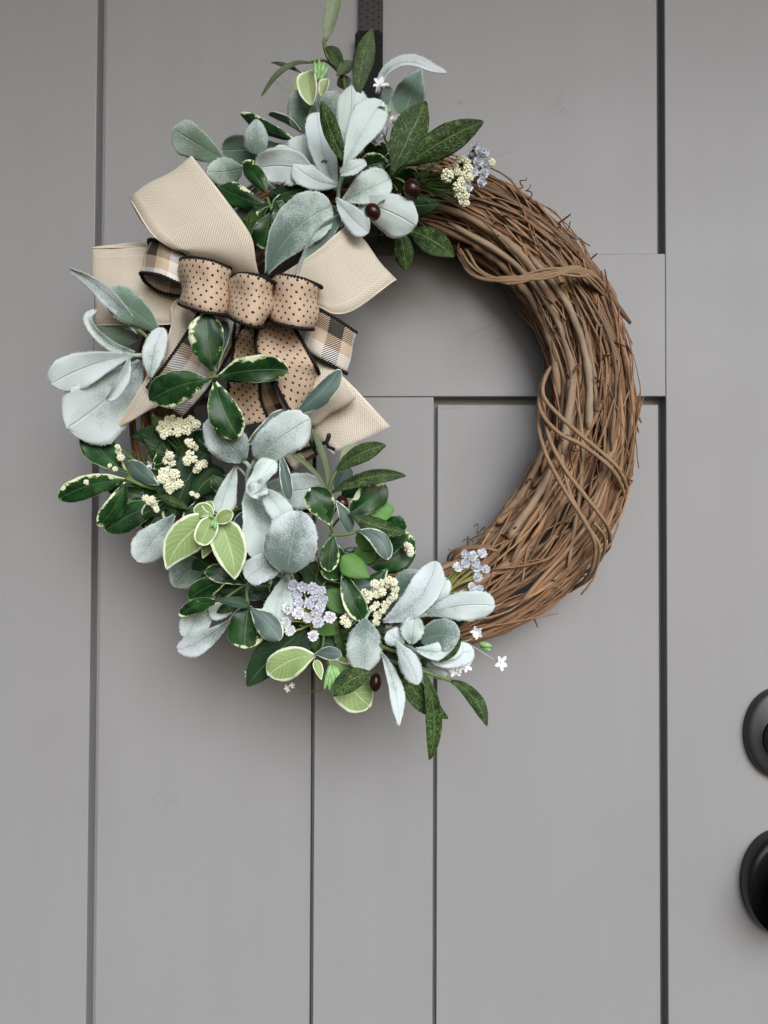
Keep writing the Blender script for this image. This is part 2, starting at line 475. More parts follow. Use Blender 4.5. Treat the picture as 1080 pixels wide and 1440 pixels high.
# ------------------------------------------------------------------ object helpers
def link(name, mesh, parent=None, mats=()):
    o = bpy.data.objects.new(name, mesh)
    COL.objects.link(o)
    if mesh is not None:
        for m in mats:
            mesh.materials.append(m)
    if parent is not None:
        o.parent = parent
    return o

def empty(name, parent=None, loc=None):
    o = bpy.data.objects.new(name, None)
    o.empty_display_size = 0.02
    COL.objects.link(o)
    if parent is not None: o.parent = parent
    if loc is not None: o.location = loc
    return o

def to_mesh(name, V, F, uvs=None, edge=None, mat_index=None, smooth=True):
    me = bpy.data.meshes.new(name)
    me.from_pydata([tuple(v) for v in V], [], F)
    if smooth:
        me.polygons.foreach_set("use_smooth", [True] * len(me.polygons))
    idx = np.zeros(len(me.loops), dtype=np.int32)
    me.loops.foreach_get("vertex_index", idx)
    if uvs is not None:
        l = me.uv_layers.new(name="UVMap")
        l.data.foreach_set("uv", np.asarray(uvs, dtype=np.float32)[idx].ravel())
    if edge is not None:
        l = me.uv_layers.new(name="edge")
        ee = np.zeros((len(edge), 2), dtype=np.float32); ee[:, 0] = edge
        l.data.foreach_set("uv", ee[idx].ravel())
    if mat_index is not None:
        me.polygons.foreach_set("material_index", mat_index)
    me.update()
    return me

def catmull(pts, n):
    """Smooth curve through pts (k, dim), n samples per span."""
    p = np.asarray(pts, dtype=float)
    q = np.vstack([2 * p[0] - p[1], p, 2 * p[-1] - p[-2]])
    out = []
    for i in range(1, len(q) - 2):
        for k in range(n):
            t = k / n
            a, b, c, d = q[i - 1], q[i], q[i + 1], q[i + 2]
            out.append(0.5 * (2 * b + (c - a) * t + (2 * a - 5 * b + 4 * c - d) * t * t + (3 * b - a - 3 * c + d) * t ** 3))
    out.append(p[-1])
    return np.array(out)

def tube(path, radii, sides=6, closed_ends=True):
    """Tube along path (n,3) with a radius per point: V, F, uv (around, metres along)."""
    p = np.asarray(path, dtype=float)
    n = len(p)
    r = np.broadcast_to(np.asarray(radii, dtype=float), (n,))
    tan = np.gradient(p, axis=0)
    tan /= np.linalg.norm(tan, axis=1)[:, None] + 1e-12
    ref = np.array([0.13, 0.9, 0.41])
    nrm = np.zeros_like(p)
    v = np.cross(tan[0], ref)
    nrm[0] = v / (np.linalg.norm(v) + 1e-12)
    for i in range(1, n):
        v = nrm[i - 1] - tan[i] * np.dot(nrm[i - 1], tan[i])
        nrm[i] = v / (np.linalg.norm(v) + 1e-12)
    bi = np.cross(tan, nrm)
    s = np.concatenate([[0], np.cumsum(np.linalg.norm(np.diff(p, axis=0), axis=1))])
    V, U, F = [], [], []
    for i in range(n):
        for k in range(sides):
            a = 2 * math.pi * k / sides
            V.append(p[i] + r[i] * (math.cos(a) * nrm[i] + math.sin(a) * bi[i]))
            U.append((abs(2.0 * k / sides - 1.0), s[i]))
    for i in range(n - 1):
        for k in range(sides):
            k2 = (k + 1) % sides
            F.append((i * sides + k, i * sides + k2, (i + 1) * sides + k2, (i + 1) * sides + k))
    if closed_ends:
        F.append(tuple(range(sides - 1, -1, -1)))
        F.append(tuple((n - 1) * sides + k for k in range(sides)))
    return V, F, U

def tube_obj(name, path, radii, mat, parent, sides=6, color=None):
    V, F, U = tube(path, radii, sides)
    o = link(name, to_mesh(name, V, F, U), parent, [mat])
    if color is not None: o.color = color
    return o

def pxs(pts, n=6):
    """Pixel polyline (x, y, depth in mm) to a smooth 3-D path."""
    return catmull([tuple(P(x, y, d / 1000.0)) for x, y, d in pts], n)

def stem(parent, pts, r_px, mat='stem_green', taper=0.7, name='stem'):
    path = pxs(pts, 6)
    d = sum(p[2] for p in pts) / len(pts) / 1000.0
    r = np.linspace(1.0, taper, len(path)) * r_px * PX(d)
    return tube_obj(name, path, r, MAT[mat], parent, 6)

# ------------------------------------------------------------------ leaves
PROF_X = [0.0, 0.08, 0.25, 0.5, 0.7, 0.87, 0.955, 1.0]
PROF = {
    'lamb':   [0.10, 0.22, 0.56, 0.92, 1.04, 1.0, 0.92, 0.85],
    'oval':   [0.10, 0.40, 0.82, 1.02, 1.0, 0.88, 0.80, 0.70],
    'willow': [0.08, 0.26, 0.70, 1.0, 0.90, 0.54, 0.23, 0.0],
    'vari':   [0.08, 0.25, 0.66, 0.99, 1.02, 0.88, 0.74, 0.6],
    'hoya':   [0.14, 0.58, 0.97, 0.98, 0.74, 0.38, 0.16, 0.0],
    'round':  [0.22, 0.58, 0.94, 1.05, 1.0, 0.88, 0.80, 0.70],
    'strip':  [0.35, 0.50, 0.80, 1.0, 0.92, 0.68, 0.42, 0.0],
}
def _smooth_profile(y):
    q = catmull(list(zip(PROF_X[:-1] + [1.06], y)), 30)
    f = np.interp(np.linspace(0, 1, 400), q[:, 0], q[:, 1])
    k = np.hanning(61); k /= k.sum()
    return np.convolve(np.pad(f, 30, mode='edge'), k, mode='valid')
PROF_FN = {k: _smooth_profile(v) for k, v in PROF.items()}
LEAF_SHAPE = {'lamb': 'lamb', 'vari': 'vari', 'slate': 'vari', 'willow': 'willow', 'hoya': 'hoya', 'plain': 'hoya'}
THICK = {'lamb': 0.0006, 'vari': 0.0006, 'slate': 0.0006, 'willow': 0.0005, 'hoya': 0.0006, 'plain': 0.0005}

def leaf(parent, kind, base, tip, w, d, dt=None, curve=0.0, bulge=None, cup=None, roll=None, shape=None,
         tone=None, via=None, ruffle=None, label=None):
    """One leaf: base and tip pixels, full width in pixels, depth of base d and tip dt in mm."""
    R = random.uniform
    dt = d + R(-9, 7) if dt is None else dt
    bulge = R(0.03, 0.10) if bulge is None else bulge
    cup = (R(-0.38, 0.30) if kind == 'lamb' else R(-0.30, 0.22)) if cup is None else cup
    roll = R(-0.30, 0.30) if roll is None else roll
    ruffle = {'lamb': 0.075, 'vari': 0.08}.get(kind, 0.05) if ruffle is None else ruffle
    B = np.array(P(base[0], base[1], d / 1000.0)); T = np.array(P(tip[0], tip[1], dt / 1000.0))
    mid = (B + T) / 2
    L = np.linalg.norm(T - B)
    tocam = np.array(cam_loc) - mid; tocam /= np.linalg.norm(tocam)
    n = 30
    m = 10
    tt = np.linspace(0, 1, n)
    ts = 0.45 * tt + 0.55 * np.sin(tt * math.pi / 2)
    if via:
        pts = [B] + [np.array(P(x, y, q / 1000.0)) for x, y, q in via] + [T]
        cv = catmull(pts, 8)
        seg = np.concatenate([[0], np.cumsum(np.linalg.norm(np.diff(cv, axis=0), axis=1))])
        seg /= seg[-1]
        C = np.stack([np.interp(ts, seg, cv[:, k]) for k in range(3)], axis=1)
        L = float(np.sum(np.linalg.norm(np.diff(cv, axis=0), axis=1)))
    else:
        ax = (T - B) / L
        lat = np.cross(ax, tocam)
        ctl = mid + 2 * curve * L * lat + 2 * bulge * L * tocam
        C = ((1 - ts) ** 2)[:, None] * B + (2 * ts * (1 - ts))[:, None] * ctl + (ts ** 2)[:, None] * T
    tan = np.gradient(C, ts, axis=0)
    tan /= np.linalg.norm(tan, axis=1)[:, None]
    px = PX((d + dt) / 2000.0)
    cr = max(0.35, math.cos(roll))
    hw = w * px / 2 / cr
    # smooth the profile's corners and round the end
    fine = np.linspace(0, 1, 400)
    pf = PROF_FN[shape or LEAF_SHAPE[kind]]
    end = np.sqrt(np.clip(1 - np.clip((fine - 0.72) / 0.28, 0, 1) ** 2.4, 0, 1)) if (shape or LEAF_SHAPE[kind]) in ('lamb', 'oval', 'vari', 'round') else 1
    pf = pf * (end if not np.isscalar(end) else np.clip((1 - fine) / 0.03, 0, 1) ** 0.6)
    prof = np.interp(ts, fine, pf)
    prof[-1] = 0.0
    V, U, E, F = [], [], [], []
    ph = [R(0, 6.28) for _ in range(4)]
    prof = prof * (1 + 0.06 * np.sin(5.0 * ts + ph[3]))
    asym = R(-0.10, 0.10)
    jag = 0.02 if kind in ('lamb', 'vari') else 0.01
    for i in range(n):
        s0 = np.cross(tan[i], tocam); s0 /= np.linalg.norm(s0) + 1e-9
        n0 = np.cross(s0, tan[i])
        tw = roll * (0.6 + 0.6 * ts[i])
        s = s0 * math.cos(tw) + n0 * math.sin(tw)
        nn = -s0 * math.sin(tw) + n0 * math.cos(tw)
        for j in range(m + 1):
            u = 2 * j / m - 1
            u = math.copysign(abs(u) ** 0.85, u)
            h = hw * prof[i]
            side = 1 + jag * math.sin(31 * ts[i] + ph[0] + u) + jag * 0.7 * math.sin(67 * ts[i] * (1 if u > 0 else 1.13) + ph[1])
            if abs(u) < 0.95: side = 1.0
            side *= 1 + asym * (1 if u > 0 else -1)
            z = cup * h * 1.3 * (u * u)
            z += ruffle * hw * 2.0 * abs(u) ** 2 * math.sin(9.5 * ts[i] + ph[2] + (1.7 if u > 0 else 0.0)) * prof[i]
            z += 0.04 * hw * math.sin(5 * ts[i] + 3 * u + ph[3])
            z += -0.09 * hw * math.exp(-(u / 0.16) ** 2) * (1 - 0.7 * ts[i]) * prof[i]
            V.append(C[i] + s * u * h * side + nn * z)
            U.append((u * 0.5 + 0.5, ts[i]))
            ee = min((1 - abs(u)) * prof[i], (1 - ts[i]) * L / hw * 0.9)
            E.append(ee)
    for i in range(n - 1):
        for j in range(m):
            a = i * (m + 1) + j
            F.append((a, a + 1, a + m + 2, a + m + 1))
    if kind == 'lamb':                     # short pile standing out along the margin
        for q in range(150):
            i = random.randrange(1, n - 1); j = random.choice((0, m))
            f_ = random.random()
            a, b = V[i * (m + 1) + j], V[min(n - 1, i + 1) * (m + 1) + j]
            p0 = a * (1 - f_) + b * f_
            tg = b - a; tl = np.linalg.norm(tg) + 1e-9; tg = tg / tl
            od = p0 - V[i * (m + 1) + m // 2]; od = od / (np.linalg.norm(od) + 1e-9)
            od = od + tg * R(-0.2, 0.9) + np.array([R(-.4, .4), R(-.4, .4), R(-.4, .4)])
            k0 = len(V)
            V += [p0 - tg * 0.00022, p0 + tg * 0.00022, p0 + od * R(0.0004, 0.0011)]
            U += [(j / m, ts[i])] * 3; E += [0.0] * 3
            F.append((k0, k0 + 1, k0 + 2))
    me = to_mesh('leaf', V, F, U, E)
    o = link('leaf', me, parent, [MAT[kind]])
    md = o.modifiers.new('thickness', 'SOLIDIFY')
    md.thickness = THICK[kind]; md.offset = 0.0
    t = tone if tone is not None else ((0.3, 0.0, 0.0) if kind == 'lamb' else (0.0, 0.0, 0.0))
    o.color = (t[0], t[1], t[2], 1.0)
    if label: o['label'] = label
    return o

# tones of the velvety leaves: (darkness, green tint, -)
W_, PL, MD, DK, GR = (-0.55, 0, 0), (-0.05, 0.0, 0), (0.38, 0.0, 0), (0.80, 0.0, 0), (0.62, 0.75, 0)

# ================================================================== THE DOOR
door = empty('front_door', loc=P(540, 720, 0))
door['label'] = 'grey painted panelled front door with black lock and handle'
door['category'] = 'door'
door['kind'] = 'thing'
DO = Vector(door.location)
def xz(px, py):
    p = P(px, py, 0.0); return p.x, p.z
X_L = xz(124 + 5, 1100)[0]        # inner edges of the stiles (outer rim of the recesses)
X_L = (xz(137, 100)[0] + xz(121, 1300)[0]) / 2
X_R = (xz(935.5, 150)[0] + xz(939, 1300)[0]) / 2
X_M1 = xz(441, 1200)[0]
X_M2 = xz(609, 1000)[0]
Z_T = xz(700, 358)[1]             # bottom rim of the upper recess
Z_B = xz(700, 557.5)[1]           # top rim of the lower recesses
REC, CH, CHD = 0.0055, 0.0068, 0.0120   # panel recess, shadow gap width, shadow gap depth
X0, X1, Z0, Z1 = -0.4570, 0.4570, 0.35, 2.38

def slab(name, x0, x1, z0, z1, front=0.0, back=0.040, bev=0.0008):
    """Board with a softly eased front edge, its front at y = -front."""
    V, F = [], []
    rings = [(0, back), (0, -front + bev), (bev * 0.3, -front + bev * 0.3), (bev, -front)]
    for ins, y in rings:
        V += [(x0 + ins, y, z0 + ins), (x1 - ins, y, z0 + ins), (x1 - ins, y, z1 - ins), (x0 + ins, y, z1 - ins)]
    for r in range(3):
        for k in range(4):
            F.append((r * 4 + k, r * 4 + (k + 1) % 4, (r + 1) * 4 + (k + 1) % 4, (r + 1) * 4 + k))
    F.append((12, 13, 14, 15)); F.append((3, 2, 1, 0))
    V = [(a - DO.x, b - DO.y, c - DO.z) for a, b, c in V]
    o = link(name, to_mesh(name, V, F, smooth=False), door, [MAT['door']])
    return o
HL = 0.0003
slab('stile', X0, X_L, Z0, Z1)
slab('stile', X_R, X1, Z0, Z1)
slab('rail', X_L + HL, X_R - HL, Z_B, Z_T, bev=0.0007)
slab('rail', X_L + HL, X_R - HL, 2.20, Z1)
slab('rail', X_L + HL, X_R - HL, Z0, 0.52)
slab('mullion', X_M1, X_M2, 0.52 + HL, Z_B - 2 * HL)
slab('panel', X_L + CH, X_R - CH * 0.85, Z_T + 0.0012, 2.20 - CH, front=-REC, bev=0.0010)
slab('panel', X_L + CH, X_M1 - CH * 0.58, 0.52 + CH, Z_B - CH - 0.0008, front=-REC, bev=0.0010)
slab('panel', X_M2 + CH * 0.58, X_R - CH * 0.85, 0.52 + CH, Z_B - CH - 0.0008, front=-REC, bev=0.0010)
core = slab('door_core', X_L - 0.01, X_R + 0.01, 0.45, 2.3, front=-(REC + CHD), back=0.036, bev=0.0005)

# unseen side wall and ceiling, added outside the frame to shade the door
def porch_slab(name, a, b, mat):
    (x0, y0, z0), (x1, y1, z1) = a, b
    V = [(x, y, z) for x in (x0, x1) for y in (y0, y1) for z in (z0, z1)]
    F = [(0, 1, 3, 2), (4, 6, 7, 5), (0, 4, 5, 1), (2, 3, 7, 6), (0, 2, 6, 4), (1, 5, 7, 3)]
    o = link(name, to_mesh(name, V, F, smooth=False), None, [mat])
    o['kind'] = 'structure'
    return o
MAT['porch'] = m_simple('dark_grey_surround', (0.10, 0.10, 0.10), (0.13, 0.13, 0.13), 20, 0.7)
porch_slab('added_shade_wall', (-0.70, -1.80, 0.0), (-0.58, 0.04, 2.75), MAT['porch'])
porch_slab('added_shade_ceiling', (-0.70, -1.50, 2.75), (1.60, 0.04, 2.83), MAT['porch'])

porch_slab('door_frame', (-0.575, -0.03, 0.0), (-0.4605, 0.06, 2.42), MAT['porch'])
porch_slab('door_frame', (0.4605, -0.03, 0.0), (0.560, 0.06, 2.42), MAT['porch'])
porch_slab('house_wall', (0.563, 0.0, 0.0), (1.60, 0.06, 2.745), MAT['porch'])

# lock and handle (parts of the door)
def lathe_oval(name, cx, cy, prof, parent, mat, ry=1.0, seg=64):
    """Oval turned about the door normal at pixel cx, cy: prof is (radius px, height mm)."""
    c = P(cx, cy, 0.0)
    s = PX(0.0)
    V, F = [], []
    for r, h in prof:
        for k in range(seg):
            a = 2 * math.pi * k / seg
            V.append((c.x + r * s * math.cos(a) - DO.x, -h / 1000.0, c.z + r * s * ry * math.sin(a) - DO.z))
    n = len(prof)
    for i in range(n - 1):
        for k in range(seg):
            k2 = (k + 1) % seg
            F.append((i * seg + k, i * seg + k2, (i + 1) * seg + k2, (i + 1) * seg + k))
    F.append(tuple((n - 1) * seg + k for k in range(seg)))
    return link(name, to_mesh(name, V, F), parent, [MAT[mat]])
bolt = empty('deadbolt', door)
lathe_oval('escutcheon', 1096, 1030, [(50, -1), (50, 4), (49, 7), (46.5, 9), (42, 10), (33, 11.5), (30, 12.5)], bolt, 'lock', 1.26)
lathe_oval('cylinder_collar', 1096, 1033, [(31, 8), (31, 15), (30, 17.5), (28, 18.5), (26, 18), (25, 16.5), (18, 16.5), (17, 17.0), (5, 17.2)], bolt, 'lock_gloss', 1.0)
hset = empty('handle', door)
lathe_oval('rosette', 1098, 1238, [(56, -1), (56, 8), (55, 13), (52, 16), (46, 17), (40, 16.5)], hset, 'lock_gloss', 1.28)
lathe_oval('knob', 1104, 1240, [(24, 10), (24, 24), (30, 28), (38, 34), (42, 42), (42, 50), (38, 57), (28, 61), (10, 62)], hset, 'lock', 1.28)

# ================================================================== THE HOOK
hook = empty('wreath_hook', loc=P(519, 60, 0.0))
hook['label'] = 'black dimpled metal over-door hook holding up the wreath'
hook['category'] = 'hook'
HO = Vector(hook.location)
def plate(name, x0, x1, y0, y1, d0, d1, parent, mat, bev=0.0006, chamfer=0.0):
    a = P(x0, y1, d1); b = P(x1, y0, d1)
    xa, xb, za, zb = a.x, b.x, a.z, b.z
    c = chamfer
    outline = [(xa, za), (xb, za), (xb, zb - c), (xb - c, zb), (xa + c, zb), (xa, zb - c)] if c else [(xa, za), (xb, za), (xb, zb), (xa, zb)]
    cx, cz = (xa + xb) / 2, (za + zb) / 2
    def inset(k): return [(cx + (x - cx) * (1 - k / abs(xb - cx)), cz + (z - cz) * (1 - k / abs(zb - cz))) for x, z in outline]
    V, F, m = [], [], len(outline)
    for k, y in [(0, -d0), (0, -d1 + bev), (bev, -d1)]:
        V += [(x - HO.x, y, z - HO.z) for x, z in inset(k)]
    for r in range(2):
        for k in range(m):
            F.append((r * m + k, r * m + (k + 1) % m, (r + 1) * m + (k + 1) % m, (r + 1) * m + k))
    F.append(tuple(2 * m + k for k in range(m))); F.append(tuple(range(m - 1, -1, -1)))
    return link(name, to_mesh(name, V, F, smooth=False), parent, [MAT[mat]])
strap = plate('strap', 503.2, 538.8, -60, 250, 0.0002, 0.0022, hook, 'hook')
MAT['hook_dark'] = m_simple('black_metal', (0.005, 0.005, 0.005), (0.010, 0.009, 0.009), 120, 0.4, 0.08, 0.1)
sleeve = plate('sleeve', 498.6, 538.2, 42, 215, 0.0020, 0.0062, hook, 'hook_dark', chamfer=0.0035)
# cradle that the vine ring hangs on: goes out under the top of the ring
def box_path(name, pts, width, thick, parent, mat):
    V, F = [], []
    for i, (y, z) in enumerate(pts):
        q0 = Vector(pts[max(0, i - 1)]); q1 = Vector(pts[min(len(pts) - 1, i + 1)])
        t = (q1 - q0).normalized(); nn = Vector((-t.y, t.x)) * thick / 2
        cx = P(519, 200, 0.003).x
        for sx in (-1, 1):
            for sn in (-1, 1):
                V.append((cx + sx * width / 2 - HO.x, y + sn * nn.x, z + sn * nn.y - HO.z))
    for i in range(len(pts) - 1):
        a, b = i * 4, i * 4 + 4
        for q in ((0, 1, 3, 2),):
            for k in range(4):
                F.append((a + q[k], a + q[(k + 1) % 4], b + q[(k + 1) % 4], b + q[k]))
    F.append((0, 2, 3, 1)); e = (len(pts) - 1) * 4; F.append((e, e + 1, e + 3, e + 2))
    return link(name, to_mesh(name, V, F, smooth=False), parent, [MAT[mat]])
zc = P(519, 215, 0.004).z
zr = P(532, 330, 0.04).z
box_path('cradle', [(-0.0045, zc + 0.01), (-0.0045, zr + 0.012), (-0.010, zr), (-0.03, zr - 0.006), (-0.055, zr - 0.003), (-0.066, zr + 0.010), (-0.068, zr + 0.025)], 0.022, 0.002, hook, 'hook')
# raised dimples
def dome(r, h, seg=8):
    V, F = [(0, -h, 0)], []
    for q, hh in ((0.55, 0.75), (1.0, 0.0)):
        for k in range(seg):
            a = 2 * math.pi * k / seg
            V.append((r * q * math.cos(a), -h * hh, r * q * math.sin(a)))
    for k in range(seg):
        k2 = (k + 1) % seg
        F.append((0, 1 + k, 1 + k2))
        F.append((1 + k, 1 + seg + k, 1 + seg + k2, 1 + k2))
    return V, F
dV, dF = dome(1.0, 1.0)
dm = to_mesh('dimple', dV, dF); dm.materials.append(MAT['hook'])
def dimple(px, py, d, r_px, h, parent):
    c = P(px, py, d)
    o = bpy.data.objects.new('dimple', dm); COL.objects.link(o); o.parent = parent
    s = r_px * PX(d)
    o.location = (c.x - HO.x, -d, c.z - HO.z); o.scale = (s, h, s)
for r, y in enumerate(np.arange(-24, 44, 4.75)):
    for x in ((508.5, 525) if r % 2 else (517, 533)):
        dimple(x, y, 0.0022, 1.7, 0.0009, strap)
for y in np.arange(48, 140, 12.2):
    for x in (503.6, 533.2):
        dimple(x, y, 0.0062, 1.9, 0.0011, sleeve)
    dimple(524.8, y + 6.0, 0.0062, 1.4, 0.0009, sleeve)
    dimple(515.8, y + 11.0, 0.0062, 1.4, 0.0009, sleeve)

# ================================================================== THE WREATH
wreath = empty('wreath', loc=(0, 0, 0))
wreath['label'] = 'round grapevine wreath with bow, velvety leaves and small flowers hanging on grey door'
wreath['category'] = 'wreath'

# ---- vine ring
ring = empty('grapevine_ring', wreath)
ring['label'] = 'bare brown ring of twisted grapevine twigs'
RC = np.array(P(533, 568, 0.042)); RS = PX(0.042)
R_MID, R_W, R_D = 302 * RS, 52 * RS, 0.034
def ring_pt(th, rho, phi, dr=0.0):
    """th: angle, 0 = right, anticlockwise; rho 0..1 in the section; phi 0 = outward, pi/2 = to the viewer."""
    widen = 1.0 + 0.30 * math.exp(-((th + 0.62) / 0.42) ** 2)
    r = R_MID + dr + rho * R_W * widen * math.cos(phi)
    return RC + np.array([r * math.cos(th), -rho * R_D * math.sin(phi), r * math.sin(th)])

def vine(th0, span, rho0, phi0, twist, r, color, wob=1.0, flare=0.0, name='vine', sink=None):
    length = abs(span) * R_MID
    nn = max(3, int(length / random.uniform(0.050, 0.11)))
    ctr, bump = [], []
    for i in range(nn + 1):
        t = i / nn
        th = th0 + span * t
        rho = rho0 + wob * random.uniform(-0.09, 0.09)
        phi = phi0 + twist * span * t + wob * random.uniform(-0.14, 0.14)
        dr = flare * (max(0, (t - 0.8) / 0.2) ** 2 + max(0, (0.15 - t) / 0.15) ** 2 * 0.5)
        ctr.append(ring_pt(th, rho, phi, dr))
    k = 8
    path = catmull(ctr, k)
    path = path + rng.normal(0, 0.00018, path.shape)
    n = len(path)
    t = np.linspace(0, 1, n)
    rad = r * (1.0 - 0.35 * t) * np.clip(np.minimum(t, 1 - t) / 0.03 + 0.45, 0, 1)
    nodes = (np.arange(n) % k == 0)
    rad = rad * (1 + 0.28 * nodes) * (1 + 0.05 * rng.standard_normal(n))
    if sink is not None:
        sink.append(tube(path, rad, 5))
        return None
    return tube_obj(name, path, rad, MAT['vine'], ring, 7 if r > 0.003 else 6, color)

def vcol(k=None, g=0.0):
    k = random.random() ** 1.4 if k is None else k
    return (k, g, random.random(), 1.0)
pi = math.pi
# dark core
core_parts = []
for i in range(46):
    vine(random.uniform(0, 2 * pi), random.uniform(1.6, 2.8), random.uniform(0.1, 0.62), random.uniform(0, 2 * pi),
         random.uniform(-0.3, 0.3), random.uniform(0.0026, 0.0048), None, sink=core_parts)
# thicker canes along the inner and front side
for th0, span, rho, phi, tw, r, k, g in [
        (-0.80, 0.66, 1.08, 2.80, 0.0, 0.0042, 0.85, 0.25), (-0.82, 0.95, 1.04, 2.35, 0.05, 0.0040, 0.7, 0.5),
        (0.02, 1.30, 1.06, 2.75, -0.1, 0.0046, 0.75, 0.35), (-0.30, 1.50, 1.04, 2.30, 0.08, 0.0042, 0.7, 0.6),
        (-0.15, 0.90, 1.06, 1.85, 0.15, 0.0038, 0.6, 0.75), (0.50, 1.0, 1.06, 2.15, 0.0, 0.0040, 0.6, 0.4),
        (-1.9, 1.2, 0.9, 2.7, 0.0, 0.0052, 0.5, 0.3), (0.9, 1.3, 0.9, 2.5, 0.1, 0.0050, 0.4, 0.3),
        (-0.5, 0.8, 0.9, 1.2, 0.1, 0.0040, 0.3, 0.5), (-1.3, 1.1, 0.85, 1.9, 0.0, 0.0042, 0.3, 0.2),
        (2.2, 1.6, 0.9, 2.4, 0.0, 0.0045, 0.3, 0.2), (3.4, 1.5, 0.9, 2.4, 0.0, 0.0045, 0.3, 0.2)]:
    vine(th0, span, rho, phi, tw, r, (k, g, random.uniform(0.4, 0.75), 1), wob=0.35)
# main run of twigs on the bare side
for i in range(212):
    th0 = random.uniform(-1.75, 0.85)
    span = random.uniform(0.7, 2.1)
    phi = random.uniform(-0.35, 3.3)
    tw = random.choice((-1, 1)) * random.uniform(0.0, 0.8) if random.random() < 0.72 else random.uniform(-2.0, 2.0)
    outer = phi < 1.1
    k = 0.03 + 0.97 * random.random() ** (1.8 if outer else 0.9)
    vine(th0, span, random.uniform(0.80, 1.04), phi, tw, random.choice((0.0010, 0.0012, 0.0014, 0.0017, 0.0020, 0.0024)),
         vcol(k, random.choice((0, 0, 0, 0.4))), wob=1.25, flare=random.choice((0, 0, 0, 0, 0.005, 0.009)) if outer else 0.0)
# the side under the leaves
for i in range(34):
    vine(random.uniform(1.1, 4.3), random.uniform(0.8, 1.7), random.uniform(0.75, 1.0), random.uniform(-0.2, 3.3),
         random.uniform(-0.5, 0.5), random.choice((0.0014, 0.0020, 0.0028)), vcol())
# hair-thin twigs, too many to count, woven through the bundle
fine_parts = core_parts
for i in range(170):
    phi = random.uniform(-0.5, 3.4)
    vine(random.uniform(-1.7, 1.2), random.uniform(0.25, 0.9), random.uniform(0.92, 1.10), phi, random.uniform(-2.4, 2.4),
         random.uniform(0.0006, 0.0012), None, wob=1.6, flare=random.choice((0, 0, 0.006)), sink=fine_parts)
fV, fF, fU = [], [], []
for V, F, U in fine_parts:
    b = len(fV); sh = random.uniform(0, 20)
    fV += list(V); fF += [tuple(b + k for k in f) for f in F]; fU += [(u, v + sh) for u, v in U]
ft = link('fine_twigs', to_mesh('fine_twigs', fV, fF, fU), ring, [MAT['vine']])
ft['kind'] = 'stuff'
ft.color = (0.4, 0.0, 0.6, 1.0)

# binding vines that wrap over the ring
def wrap(pts, r_px, k, jit=0.0):
    q = [(x + random.uniform(-jit, jit), y + random.uniform(-jit, jit), d) for x, y, d in pts]
    path = pxs(q, 6)
    n = len(path)
    rad = r_px * PX(0.08) * (1 + 0.12 * (np.arange(n) % 9 == 0)) * (1 + 0.04 * rng.standard_normal(n))
    tube_obj('vine', path, rad, MAT['vine'], ring, 7, (k, 0.15, 0.5, 1))
for i in range(7):
    def o_(k=9): return random.uniform(-k, k)
    wrap([(646 + o_(5), 342 + o_(5), 25), (652 + o_(6), 360 + o_(7), 58), (674 + o_(6), 384 + o_(8), 82), (712 + o_(4), 397 + o_(8), 94),
          (765, 388 + o_(12), 98), (812, 386 + o_(12), 95), (838 + o_(5), 396 + o_(8), 82),
          (857 + o_(4), 420 + o_(6), 56), (856 + o_(4), 440 + o_(5), 28), (838, 444, 8)], random.uniform(1.8, 2.6), random.uniform(0.5, 1.0), 0.8)
wrap([(790, 500, 30), (772, 520, 58), (763, 545, 76), (768, 564, 86), (789, 587, 94), (820, 615, 97), (858, 647, 88), (872, 664, 80), (881, 688, 56), (876, 712, 18)], 2.9, 0.8)
wrap([(785, 505, 32), (766, 530, 60), (758, 556, 74), (762, 582, 86), (786, 609, 95), (817, 625, 98), (849, 649, 92), (867, 670, 82), (877, 698, 54), (868, 722, 16)], 3.0, 0.7)
wrap([(780, 515, 30), (762, 540, 56), (757, 575, 70), (758, 605, 80), (770, 644, 92), (795, 691, 98), (820, 729, 98), (836, 762, 92), (835, 792, 82), (822, 816, 62), (800, 832, 22)], 2.9, 0.65)
wrap([(763, 560, 70), (771, 612, 90), (792, 656, 98), (820, 694, 98), (842, 722, 92), (856, 745, 76), (856, 770, 40), (840, 785, 12)], 2.9, 0.7)
wrap([(789, 640, 96), (800, 690, 97), (822, 735, 97), (842, 765, 90), (840, 792, 76), (828, 814, 52), (806, 828, 18)], 2.6, 0.8)
wrap([(835, 735, 90), (850, 755, 82), (848, 780, 68), (832, 800, 50), (815, 806, 35)], 2.4, 0.6)
wrap([(640, 800, 40), (636, 785, 58), (650, 773, 70), (680, 771, 76), (700, 775, 78)], 2.6, 0.2)
wrap([(630, 805, 36), (632, 780, 55), (655, 769, 66), (690, 768, 72)], 2.0, 0.15)
